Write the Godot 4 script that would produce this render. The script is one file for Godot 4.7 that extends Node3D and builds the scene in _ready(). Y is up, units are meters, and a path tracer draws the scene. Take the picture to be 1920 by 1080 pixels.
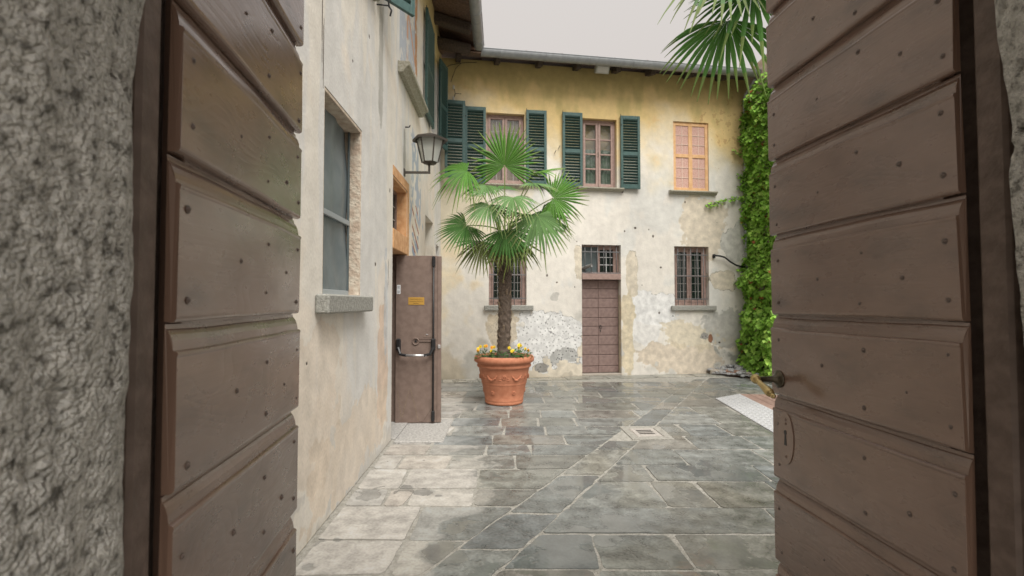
extends Node3D
# A courtyard seen through an open gate: camera, sky, sun first, then walls and paving, then objects.

var rng := RandomNumberGenerator.new()
var cur := Color(1, 1, 1)
var M := {}
const CORNER := Vector3(-1.501, 0, -10.058)   # where the two courtyard facades meet
const BACK_TURN := 8.5                        # degrees

# ------------------------------------------------------------------ mesh helpers
func S(smooth := false) -> SurfaceTool:
	var st := SurfaceTool.new()
	st.begin(Mesh.PRIMITIVE_TRIANGLES)
	st.set_smooth_group(0 if smooth else -1)
	cur = Color(1, 1, 1)
	return st

func vtx(st: SurfaceTool, p: Vector3, uv := Vector2.ZERO) -> void:
	st.set_color(cur)
	st.set_uv(uv)
	st.add_vertex(p)

func tri(st: SurfaceTool, a: Vector3, b: Vector3, c: Vector3, out: Vector3, ua := Vector2.ZERO, ub := Vector2.ZERO, uc := Vector2.ZERO) -> void:
	var n := (a - c).cross(a - b)
	vtx(st, a, ua)
	if n.dot(out) >= 0.0:
		vtx(st, b, ub); vtx(st, c, uc)
	else:
		vtx(st, c, uc); vtx(st, b, ub)

func quad(st: SurfaceTool, a: Vector3, b: Vector3, c: Vector3, d: Vector3, out: Vector3, ua := Vector2.ZERO, ub := Vector2.ZERO, uc := Vector2.ZERO, ud := Vector2.ZERO) -> void:
	tri(st, a, b, c, out, ua, ub, uc)
	tri(st, a, c, d, out, ua, uc, ud)

func box(st: SurfaceTool, c: Vector3, s: Vector3, bev := 0.0, bs := Basis()) -> void:
	var h := s * 0.5
	bev = minf(bev, minf(h.x, minf(h.y, h.z)) * 0.45)
	var P := func(k: int, sg: Vector3) -> Vector3:
		var v := Vector3(sg.x * (h.x - (0.0 if k == 0 else bev)), sg.y * (h.y - (0.0 if k == 1 else bev)), sg.z * (h.z - (0.0 if k == 2 else bev)))
		return c + bs * v
	for k in 3:
		var i1 := (k + 1) % 3
		var i2 := (k + 2) % 3
		for sk in [-1.0, 1.0]:
			var q := []
			for ab in [[-1, -1], [1, -1], [1, 1], [-1, 1]]:
				var sg := Vector3.ZERO
				sg[k] = sk; sg[i1] = ab[0]; sg[i2] = ab[1]
				q.append(P.call(k, sg))
			var o := Vector3.ZERO
			o[k] = sk
			quad(st, q[0], q[1], q[2], q[3], bs * o)
			if bev > 0.0:
				for s1 in [-1.0, 1.0]:
					var a := Vector3.ZERO
					a[k] = sk; a[i1] = s1; a[i2] = -1
					var b := a
					b[i2] = 1
					var oo := Vector3.ZERO
					oo[k] = sk; oo[i1] = s1
					quad(st, P.call(k, a), P.call(k, b), P.call(i1, b), P.call(i1, a), bs * oo)
	if bev > 0.0:
		for sx in [-1.0, 1.0]:
			for sy in [-1.0, 1.0]:
				for sz in [-1.0, 1.0]:
					var sg := Vector3(sx, sy, sz)
					tri(st, P.call(0, sg), P.call(1, sg), P.call(2, sg), bs * sg)

func boxr(st: SurfaceTool, x0: float, x1: float, y0: float, y1: float, z0: float, z1: float, bev := 0.0) -> void:
	box(st, Vector3(x0 + x1, y0 + y1, z0 + z1) * 0.5, Vector3(absf(x1 - x0), absf(y1 - y0), absf(z1 - z0)), bev)

func tube(st: SurfaceTool, pts: Array, radii: Array, n := 8, caps := true) -> void:
	var rings := []
	var prev := Vector3.ZERO
	for i in pts.size():
		var d: Vector3 = (pts[mini(i + 1, pts.size() - 1)] - pts[maxi(i - 1, 0)]).normalized()
		var side := prev - d * prev.dot(d)
		if side.length() < 0.01:
			side = d.cross(Vector3.UP if absf(d.y) < 0.9 else Vector3.RIGHT)
		side = side.normalized()
		prev = side
		var up := d.cross(side)
		var r: float = radii[mini(i, radii.size() - 1)]
		var ring := []
		for k in n:
			var a := TAU * k / n
			ring.append(pts[i] + (side * cos(a) + up * sin(a)) * r)
		rings.append(ring)
	for i in pts.size() - 1:
		var mid: Vector3 = (pts[i] + pts[i + 1]) * 0.5
		for k in n:
			var k2 := (k + 1) % n
			var a: Vector3 = rings[i][k]; var b: Vector3 = rings[i][k2]; var c: Vector3 = rings[i + 1][k2]; var d: Vector3 = rings[i + 1][k]
			quad(st, a, b, c, d, (a + b + c + d) * 0.25 - mid)
	if caps:
		for e in [0, pts.size() - 1]:
			var o: Vector3 = pts[e] - pts[1 if e == 0 else e - 1]
			for k in n:
				tri(st, pts[e], rings[e][k], rings[e][(k + 1) % n], o)

func lathe(st: SurfaceTool, prof: Array, n := 32, c := Vector3.ZERO, wob = null) -> void:
	for i in prof.size() - 1:
		for k in n:
			var q := []
			for e in [[i, k], [i, k + 1], [i + 1, k + 1], [i + 1, k]]:
				var a: float = TAU * (e[1] % n) / n
				var p: Vector2 = prof[e[0]]
				var r := p.x
				if wob != null:
					r += wob.call(a, p.y)
				q.append(c + Vector3(cos(a) * r, p.y, sin(a) * r))
			var d: Vector2 = prof[i + 1] - prof[i]
			var am := TAU * (k + 0.5) / n
			var o := Vector3(cos(am) * d.y, -d.x, sin(am) * d.y)
			if q[0].is_equal_approx(q[1]):
				tri(st, q[0], q[2], q[3], o)
			elif q[2].is_equal_approx(q[3]):
				tri(st, q[0], q[1], q[2], o)
			else:
				quad(st, q[0], q[1], q[2], q[3], o)

func ball(st: SurfaceTool, c: Vector3, r: Vector3, n := 8, m := 5, bs := Basis()) -> void:
	for i in m:
		for k in n:
			var q := []
			for e in [[i, k], [i, k + 1], [i + 1, k + 1], [i + 1, k]]:
				var t: float = PI * e[0] / m
				var a: float = TAU * e[1] / n
				q.append(c + bs * (Vector3(sin(t) * cos(a), cos(t), sin(t) * sin(a)) * r))
			var o: Vector3 = (q[0] + q[1] + q[2] + q[3]) * 0.25 - c
			if i > 0:
				tri(st, q[0], q[1], q[2], o)
			if i < m - 1:
				tri(st, q[0], q[2], q[3], o)

# a 2-D outline (in x, y) pushed along z
func prism(st: SurfaceTool, poly: PackedVector2Array, z0: float, z1: float, bs := Basis(), at := Vector3.ZERO) -> void:
	var id := Geometry2D.triangulate_polygon(poly)
	var T := func(p: Vector2, z: float) -> Vector3: return at + bs * Vector3(p.x, p.y, z)
	for i in range(0, id.size(), 3):
		tri(st, T.call(poly[id[i]], z1), T.call(poly[id[i + 1]], z1), T.call(poly[id[i + 2]], z1), bs * Vector3(0, 0, z1 - z0))
		tri(st, T.call(poly[id[i]], z0), T.call(poly[id[i + 1]], z0), T.call(poly[id[i + 2]], z0), bs * Vector3(0, 0, z0 - z1))
	var ccw := -1.0 if Geometry2D.is_polygon_clockwise(poly) else 1.0
	for i in poly.size():
		var a := poly[i]
		var b := poly[(i + 1) % poly.size()]
		var e := (b - a) * ccw
		quad(st, T.call(a, z0), T.call(b, z0), T.call(b, z1), T.call(a, z1), bs * Vector3(e.y, -e.x, 0))

func done(st: SurfaceTool) -> ArrayMesh:
	st.generate_normals()
	return st.commit()

func part(called: String, what, mat: Material, parent: Node = self, at := Vector3.ZERO, turn := Basis()) -> MeshInstance3D:
	var o := MeshInstance3D.new()
	o.name = called
	o.mesh = done(what) if what is SurfaceTool else what
	o.material_override = mat
	o.transform = Transform3D(turn, at)
	parent.add_child(o, true)
	return o

func thing(called: String, label: String, category: String, tr := Transform3D(), group := "") -> Node3D:
	var o := Node3D.new()
	o.name = called
	o.transform = tr
	add_child(o, true)
	tag(o, label, category, group)
	return o

func node(called: String, parent: Node, tr := Transform3D()) -> Node3D:
	var o := Node3D.new()
	o.name = called
	o.transform = tr
	parent.add_child(o, true)
	return o

func tag(o: Node, label: String, category: String, group := "") -> void:
	o.set_meta("label", label)
	o.set_meta("category", category)
	if group:
		o.set_meta("group", group)

# ------------------------------------------------------------------ textures and materials
func noise(sd: int, freq: float, w: int, h: int, kind := FastNoiseLite.TYPE_SIMPLEX_SMOOTH, oct := 4) -> PackedByteArray:
	var f := FastNoiseLite.new()
	f.seed = sd
	f.noise_type = kind
	f.frequency = freq
	f.fractal_octaves = oct
	var im := f.get_image(w, h)
	im.convert(Image.FORMAT_L8)
	return im.get_data()

func tex_noise(sd: int, freq: float, size := 512, kind := FastNoiseLite.TYPE_SIMPLEX_SMOOTH, oct := 5, ramp := []) -> NoiseTexture2D:
	var t := NoiseTexture2D.new()
	var f := FastNoiseLite.new()
	f.seed = sd
	f.noise_type = kind
	f.frequency = freq
	f.fractal_octaves = oct
	t.noise = f
	t.width = size
	t.height = size
	t.seamless = true
	if ramp.size():
		var g := Gradient.new()
		g.offsets = PackedFloat32Array()
		g.colors = PackedColorArray()
		var offs := PackedFloat32Array()
		var cols := PackedColorArray()
		for k in ramp:
			offs.append(k[0]); cols.append(k[1])
		g.offsets = offs
		g.colors = cols
		t.color_ramp = g
	return t

func mat(called: String, c: Color, rough := 0.8, metal := 0.0) -> StandardMaterial3D:
	var m := StandardMaterial3D.new()
	m.resource_name = called
	m.albedo_color = c.linear_to_srgb()
	m.roughness = rough
	m.metallic = metal
	M[called] = m
	return m

# mottled material: a tone that varies between two linear colours, with relief
func mottled(called: String, a: Color, b: Color, rough: float, scale: float, bump := 0.0, sd := 1, freq := 0.012) -> StandardMaterial3D:
	var m := mat(called, Color(1, 1, 1), rough)
	m.albedo_texture = tex_noise(sd, freq, 512, FastNoiseLite.TYPE_SIMPLEX_SMOOTH, 6, [[0.0, a.linear_to_srgb()], [0.3, a.lerp(b, 0.2).linear_to_srgb()], [0.7, a.lerp(b, 0.85).linear_to_srgb()], [1.0, b.linear_to_srgb()]])
	m.uv1_triplanar = true
	m.uv1_scale = Vector3.ONE * scale
	if bump > 0.0:
		m.heightmap_enabled = true
		m.heightmap_texture = tex_noise(sd + 7, freq * 3.0, 512, FastNoiseLite.TYPE_SIMPLEX_SMOOTH, 5)
		m.heightmap_scale = bump
	return m

func sm(a: float, b: float, x: float) -> float:
	return smoothstep(a, b, x)

func img_tex(data: PackedByteArray, w: int, h: int, fmt: int) -> ImageTexture:
	return ImageTexture.create_from_image(Image.create_from_data(w, h, false, fmt, data))

# Old limewashed plaster. wash(u, v, n) gives the colour of the wash; patches are places where the coats have come off.
func plaster(called: String, u0: float, u1: float, v1: float, w: int, h: int, sd: int, wash: Callable, patches: Array) -> void:
	var n1 := noise(sd, 2.2 / w, w, h)
	var n2 := noise(sd + 1, 9.0 / w, w, h)
	var n3 := noise(sd + 2, 40.0 / w, w, h)
	var n4 := noise(sd + 3, 0.28, w, h, FastNoiseLite.TYPE_SIMPLEX_SMOOTH, 3)
	var n5 := noise(sd + 4, 0.02, w, h / 8)          # trowel and rain streaks, drawn out upwards
	var n6 := noise(sd + 5, 0.09, w, h, FastNoiseLite.TYPE_CELLULAR, 1)
	var col := PackedByteArray()
	col.resize(w * h * 3)
	var hgt := PackedByteArray()
	hgt.resize(w * h)
	var du := (u1 - u0) / w
	var dv := v1 / h
	for y in h:
		var v := v1 - (y + 0.5) * dv
		for x in w:
			var i := y * w + x
			var a := n1[i] / 255.0 - 0.5
			var b := n2[i] / 255.0 - 0.5
			var c := n3[i] / 255.0 - 0.5
			var d := n4[i] / 255.0 - 0.5
			var e := n5[(y / 8) * w + x] / 255.0 - 0.5
			var q: Color = wash.call(u0 + (x + 0.5) * du, v, a, b, c, e)
			var k := 1.0 + b * 0.07 + c * 0.07 + d * 0.07 + e * 0.06
			col[i * 3] = clampi(int(q.r * k * 255), 0, 255)
			col[i * 3 + 1] = clampi(int(q.g * k * 255), 0, 255)
			col[i * 3 + 2] = clampi(int(q.b * k * 255), 0, 255)
			hgt[i] = clampi(int(150 + b * 60 + c * 50 + d * 26), 0, 255)
	for p in patches:   # [u, v, half width, half height, colour, depth, pocks, raggedness, rim]
		var x0 := clampi(int((p[0] - p[2] * 1.7 - u0) / du), 0, w - 1)
		var x1 := clampi(int((p[0] + p[2] * 1.7 - u0) / du), 0, w - 1)
		var y0 := clampi(int((v1 - p[1] - p[3] * 1.7) / dv), 0, h - 1)
		var y1 := clampi(int((v1 - p[1] + p[3] * 1.7) / dv), 0, h - 1)
		for y in range(y0, y1 + 1):
			for x in range(x0, x1 + 1):
				var i := y * w + x
				var fu: float = (u0 + x * du - p[0]) / p[2]
				var fv: float = (v1 - y * dv - p[1]) / p[3]
				var r: float = pow(pow(absf(fu), 2.6) + pow(absf(fv), 2.6), 0.385) + (n2[i] / 255.0 - 0.5) * p[7] + (n3[i] / 255.0 - 0.5) * p[7] * 0.45
				if r > 1.06:
					continue
				var in_it := 1.0 - sm(0.97, 1.0, r)
				var q: Color = p[4]
				var k := 1.0 + (n3[i] / 255.0 - 0.5) * 0.22 + (n4[i] / 255.0 - 0.5) * 0.10
				var rim := 0.0
				if p[8] > 0.0 and r > 0.965 and n1[i] + n3[i] > 235:
					rim = p[8]
				var hole := 0.0
				if p[6] > 0.0 and n6[i] < 40 and n3[i] > 100:
					hole = p[6]
				k *= (1.0 - rim) * (1.0 - hole)
				var mixv: float = in_it * (p[9] if p.size() > 9 else 1.0)
				if rim > 0.0 and r < 1.02:
					mixv = 1.0
				col[i * 3] = clampi(int(lerpf(col[i * 3], q.r * k * 255, mixv)), 0, 255)
				col[i * 3 + 1] = clampi(int(lerpf(col[i * 3 + 1], q.g * k * 255, mixv)), 0, 255)
				col[i * 3 + 2] = clampi(int(lerpf(col[i * 3 + 2], q.b * k * 255, mixv)), 0, 255)
				hgt[i] = clampi(int(hgt[i] - in_it * p[5] * 255 - hole * 110), 0, 255)
	var m := mat(called, Color(1, 1, 1), 0.92)
	m.albedo_texture = img_tex(col, w, h, Image.FORMAT_RGB8)
	m.heightmap_enabled = true
	m.heightmap_texture = img_tex(hgt, w, h, Image.FORMAT_L8)
	m.heightmap_scale = 1.6

func wash_back(u: float, v: float, a: float, b: float, c: float, e: float) -> Color:
	var q := Color(0.87, 0.852, 0.82)
	q = q.lerp(Color(0.79, 0.79, 0.775), sm(0.02, 0.22, a + b * 0.5 + e * 0.3) * 0.7)
	# ochre coat kept under the eaves and by the inner corner
	var o := sm(4.4, 6.1, v + a * 1.6 + b * 0.7) * 0.92
	o = maxf(o, sm(0.1, 0.5, (2.0 - u) * 0.35 + a * 0.9 + b * 0.8 - absf(v - 3.3) * 0.09) * 0.30 * sm(0.6, 1.4, v + b))
	q = q.lerp(Color(0.83, 0.72, 0.49), clampf(o, 0, 1))
	q = q.lerp(Color(0.80, 0.66, 0.47), sm(0.12, 0.34, b + c * 0.5 - a * 0.3) * o * 0.5)
	# damp green film under the eaves, with some of their shade in its colour
	q = q.lerp(Color(0.66, 0.60, 0.40), sm(5.85, 6.6, v + b * 0.9 + e * 0.7 + a * 0.5) * 0.85)
	# rust brown spotting above the climber
	q = q.lerp(Color(0.45, 0.33, 0.20), sm(0.06, 0.16, c + b * 0.3 - absf(u - 6.7) * 0.16 - absf(v - 5.9) * 0.16) * 0.25)
	# grey damp and tan old coat near the ground
	q = q.lerp(Color(0.66, 0.655, 0.63), sm(0.0, 0.3, b + a * 0.5 + (0.9 - v) * 0.28) * 0.6 * (1.0 - sm(1.3, 1.9, v)))
	q = q.lerp(Color(0.76, 0.69, 0.57), sm(0.05, 0.25, a - b * 0.6 + (0.7 - v) * 0.35) * 0.45 * (1.0 - sm(0.9, 1.6, v)))
	q = q.lerp(Color(0.50, 0.50, 0.48), sm(0.0, 0.2, c + b * 0.4 + (u - 6.5) * 0.25 - absf(v - 0.45) * 0.5) * 0.6)
	return q

func wash_side(u: float, v: float, a: float, b: float, c: float, e: float) -> Color:
	var q := Color(0.87, 0.85, 0.81)
	q = q.lerp(Color(0.80, 0.80, 0.795), sm(0.0, 0.22, a + e * 0.9) * 0.7)
	q = q.lerp(Color(0.86, 0.81, 0.745), sm(0.03, 0.26, b - a * 0.5 + e * 0.2) * 0.5)
	q = q.lerp(Color(0.80, 0.71, 0.47), sm(6.1, 6.7, v + b * 0.6 + a * 0.4 - (0.35 if u < 7.0 else 0.0)) * 0.85)
	q = q.lerp(Color(0.70, 0.69, 0.67), sm(0.03, 0.22, c * 0.7 + b + (0.6 - v) * 0.3) * 0.55 * (1.0 - sm(0.5, 1.2, v)))
	# faded fresco by the lantern and past the doorway
	var f := sm(0.0, 0.1, 0.55 - absf(u - 7.15) + b * 0.6) * sm(0.0, 0.2, 0.85 - absf(v - 3.35) + a * 0.5)
	q = q.lerp(Color(0.56, 0.61, 0.68), f * sm(-0.02, 0.14, e + c * 0.8) * 0.75)
	var st := fposmod(v * 1.0 + u * 0.55, 0.24)
	if absf(u - 7.15) < 0.28 and v > 2.2 and v < 3.05 and c > -0.16:
		if st < 0.05:
			q = Color(0.62, 0.40, 0.33)
		elif st < 0.12:
			q = q.lerp(Color(0.83, 0.80, 0.72), 0.8)
		elif v < 2.62:
			q = q.lerp(Color(0.44, 0.52, 0.63), 0.7)
	# painted sham window above: slate ground, orange bars and border
	if u > 5.96 and u < 7.2 and v > 4.7 and v < 6.6:
		var wear := sm(-0.28, -0.06, c + b * 0.6)
		q = q.lerp(Color(0.66, 0.69, 0.735), 0.85 * wear)
		if absf(u - 6.46) < 0.055 or absf((v - 5.1) - (u - 6.46) * -0.9 - 0.55) < 0.06 and u > 6.46:
			q = q.lerp(Color(0.80, 0.60, 0.47), 0.8 * wear)
		if u > 7.0:
			q = q.lerp(Color(0.76, 0.55, 0.38), 0.9 * wear)
	return q

func make_textures() -> void:
	var white := Color(0.87, 0.87, 0.865)
	var tan := Color(0.815, 0.78, 0.715)
	var grey := Color(0.68, 0.675, 0.655)
	plaster("plaster_back", -0.1, 7.5, 7.4, 1024, 992, 11, wash_back, [
		[6.0, 3.35, 0.58, 0.75, Color(0.81, 0.765, 0.69), 0.03, 0.0, 0.7, 0.0, 0.8],
		[2.75, 0.62, 0.55, 0.66, tan, 0.03, 0.0, 0.8, 0.12],
		[2.1, 0.86, 0.84, 0.50, white, 0.13, 0.26, 1.3, 0.28],
		[2.72, 1.12, 0.36, 0.24, white, 0.13, 0.25, 0.9, 0.35],
		[2.5, 0.42, 0.16, 0.10, Color(0.70, 0.70, 0.69), 0.10, 0.5, 2.4, 0.2],
		[2.14, 0.22, 0.11, 0.07, Color(0.58, 0.57, 0.55), 0.12, 0.3, 1.6, 0.2],
		[2.78, 0.48, 0.12, 0.09, Color(0.70, 0.70, 0.69), 0.10, 0.5, 2.4, 0.2],
		[4.72, 1.5, 0.60, 0.36, white, 0.12, 0.0, 0.7, 0.3],
		[4.45, 0.95, 0.42, 0.30, white, 0.06, 0.0, 0.9, 0.0, 0.7],
		[4.2, 2.3, 0.13, 0.55, tan, 0.08, 0.0, 0.8, 0.25],
		[2.98, 2.5, 0.10, 0.35, tan, 0.06, 0.0, 0.9, 0.2],
		[4.1, 0.95, 0.16, 0.85, Color(0.82, 0.775, 0.68), 0.05, 0.0, 0.9, 0.1],
		[5.4, 0.38, 0.95, 0.33, Color(0.81, 0.765, 0.70), 0.06, 0.0, 0.9, 0.12],
		[6.35, 1.05, 0.6, 0.4, grey, 0.05, 0.0, 1.0, 0.0, 0.7],
		[5.6, 0.85, 0.6, 0.32, Color(0.82, 0.775, 0.68), 0.04, 0.0, 1.1, 0.0, 0.7],
		[6.42, 2.15, 0.28, 0.2, tan, 0.08, 0.0, 0.9, 0.3],
		[6.66, 3.0, 0.36, 0.42, Color(0.79, 0.785, 0.76), 0.08, 0.0, 0.8, 0.3],
		[6.08, 0.80, 0.06, 0.10, Color(0.56, 0.40, 0.31), 0.12, 0.0, 0.7, 0.35],
		[5.95, 0.86, 0.14, 0.10, Color(0.60, 0.59, 0.57), 0.10, 0.4, 1.8, 0.2],
		[2.45, 1.75, 0.10, 0.10, grey, 0.02, 0.0, 1.2, 0.0, 0.6],
		[1.35, 1.05, 0.32, 0.42, Color(0.77, 0.71, 0.61), 0.02, 0.0, 0.9, 0.0, 0.7],
	] + holes([[2.95, 2.95], [4.05, 3.2], [4.3, 3.28], [4.62, 3.25], [4.72, 3.1], [4.9, 2.4], [2.9, 1.95], [2.28, 2.2], [2.5, 2.05], [4.45, 2.0], [5.5, 3.9], [3.0, 3.95], [6.28, 3.45], [4.85, 1.38], [6.3, 0.7]]))
	plaster("plaster_side", 0.5, 10.1, 7.6, 1280, 896, 31, wash_side, [
		[5.2, 1.15, 0.22, 0.75, Color(0.82, 0.70, 0.60), 0.02, 0.0, 1.1, 0.0, 0.6],
		[5.35, 1.6, 0.10, 0.5, Color(0.74, 0.76, 0.78), 0.02, 0.0, 1.1, 0.0, 0.7],
		[3.3, 0.9, 0.7, 0.5, Color(0.85, 0.79, 0.72), 0.02, 0.0, 1.2, 0.0, 0.5],
		[4.3, 0.4, 0.9, 0.35, Color(0.85, 0.79, 0.715), 0.03, 0.0, 1.2, 0.0, 0.6],
		[5.05, 4.1, 0.10, 0.6, Color(0.62, 0.61, 0.58), 0.0, 0.0, 0.9, 0.0, 0.6],
		[6.3, 3.55, 0.07, 0.3, Color(0.60, 0.59, 0.56), 0.0, 0.0, 0.9, 0.0, 0.7],
	] + [[3.40, 3.9, 0.007, 0.5, Color(0.42, 0.39, 0.36), 0.3, 0.0, 0.9, 0.0], [3.43, 3.4, 0.006, 0.25, Color(0.42, 0.39, 0.36), 0.3, 0.0, 0.9, 0.0], [5.46, 1.95, 0.006, 0.16, Color(0.40, 0.36, 0.33), 0.3, 0.0, 0.9, 0.0]] + holes([[4.1, 3.7], [5.5, 2.9], [4.9, 2.0], [3.2, 1.2], [4.6, 4.2]]))
	floor_textures()

func holes(at: Array) -> Array:
	var out := []
	for i in at.size():
		out.append([at[i][0], at[i][1], 0.009 + 0.007 * (i % 3), 0.011 + 0.006 * ((i * 2) % 3), Color(0.34, 0.31, 0.28), 0.3, 0.0, 0.7, 0.0])
	return out

# paving: wet and dry stone, with thin puddles lying in the hollows
const FX0 := -2.2
const FZ0 := 1.0
const FW := 10.5
func floor_textures() -> void:
	var n := 1200
	var n1 := noise(61, 3.0 / n, n, n)
	var n2 := noise(62, 14.0 / n, n, n)
	var n3 := noise(63, 60.0 / n, n, n)
	var n4 := noise(64, 0.33, n, n, FastNoiseLite.TYPE_SIMPLEX_SMOOTH, 3)
	var n5 := noise(65, 0.03, n, n, FastNoiseLite.TYPE_SIMPLEX_SMOOTH, 4)
	var col := PackedByteArray(); col.resize(n * n * 3)
	var rough := PackedByteArray(); rough.resize(n * n)
	var hgt := PackedByteArray(); hgt.resize(n * n)
	for y in n:
		var z := FZ0 + (y + 0.5) / n * FW
		# how far from the side facade the rain has dried off, row by row
		var edge := -0.52 + 0.24 * sm(2.8, 4.0, z) - 0.35 * sm(4.5, 5.4, z) - 0.15 * sm(6.5, 7.5, z)
		for x in n:
			var X := FX0 + (x + 0.5) / n * FW
			var i := y * n + x
			var a := n1[i] / 255.0 - 0.5
			var b := n2[i] / 255.0 - 0.5
			var c := n3[i] / 255.0 - 0.5
			var d := n4[i] / 255.0 - 0.5
			var e := n5[(x / 4 + (y * n)) % (n * n)] / 255.0 - 0.5
			var wet := sm(-0.05, 0.07, X - edge + b * 0.75 + c * 0.25)
			wet = maxf(wet, sm(0.26, 0.32, b + c * 0.35 - a * 0.2) * 0.8)
			var pud := sm(0.15, 0.18, b + a * 0.35 + c * 0.10) * wet
			var k := 1.0 + c * 0.42 + d * 0.34 + b * 0.22 + e * 0.3
			var dry := Color(0.93, 0.915, 0.89)
			var q := dry.lerp(Color(0.72, 0.725, 0.715), wet)
			q = q.lerp(Color(0.72, 0.69, 0.62), sm(0.05, 0.3, a - b * 0.5) * 0.35 * wet)
			k = lerpf(k, 1.0, 0.35 * (1.0 - wet))
			k = lerpf(k, 0.95, pud * 0.6)
			col[i * 3] = clampi(int(q.r * k * 255), 0, 255)
			col[i * 3 + 1] = clampi(int(q.g * k * 255), 0, 255)
			col[i * 3 + 2] = clampi(int(q.b * k * 255), 0, 255)
			var r := lerpf(0.85, 0.36 + c * 0.3 + d * 0.15, wet)
			rough[i] = clampi(int(lerpf(r, 0.06, pud) * 255), 8, 255)
			var hh := 128 + c * 90 + d * 60 + b * 40
			hgt[i] = clampi(int(lerpf(hh, 120.0, pud * 0.95)), 0, 255)
	var m := mat("flagstone", Color(1, 1, 1), 1.0)
	m.vertex_color_use_as_albedo = true
	m.albedo_texture = img_tex(col, n, n, Image.FORMAT_RGB8)
	m.roughness_texture = img_tex(rough, n, n, Image.FORMAT_L8)
	m.roughness_texture_channel = BaseMaterial3D.TEXTURE_CHANNEL_RED
	m.heightmap_enabled = true
	m.heightmap_texture = img_tex(hgt, n, n, Image.FORMAT_L8)
	m.heightmap_scale = 1.8
	m.metallic_specular = 0.62

# planed softwood under thick paint: long grain with cathedral figure
func grain_tex(sd: int, w := 512, h := 512) -> ImageTexture:
	var a := noise(sd, 0.006, w, h, FastNoiseLite.TYPE_SIMPLEX_SMOOTH, 2)
	var f := noise(sd + 1, 0.12, w / 16, h, FastNoiseLite.TYPE_SIMPLEX_SMOOTH, 3)
	var out := PackedByteArray()
	out.resize(w * h)
	for y in h:
		for x in w:
			var i := y * w + x
			var t := y * 0.085 + a[i] / 255.0 * 16.0 + sin(x * 0.012) * 0.6
			var ring := pow(absf(sin(t)), 0.5)
			var fine := f[y * (w / 16) + x / 16] / 255.0
			out[i] = clampi(int(80 + ring * 90 + fine * 80), 0, 255)
	return img_tex(out, w, h, Image.FORMAT_L8)

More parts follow.
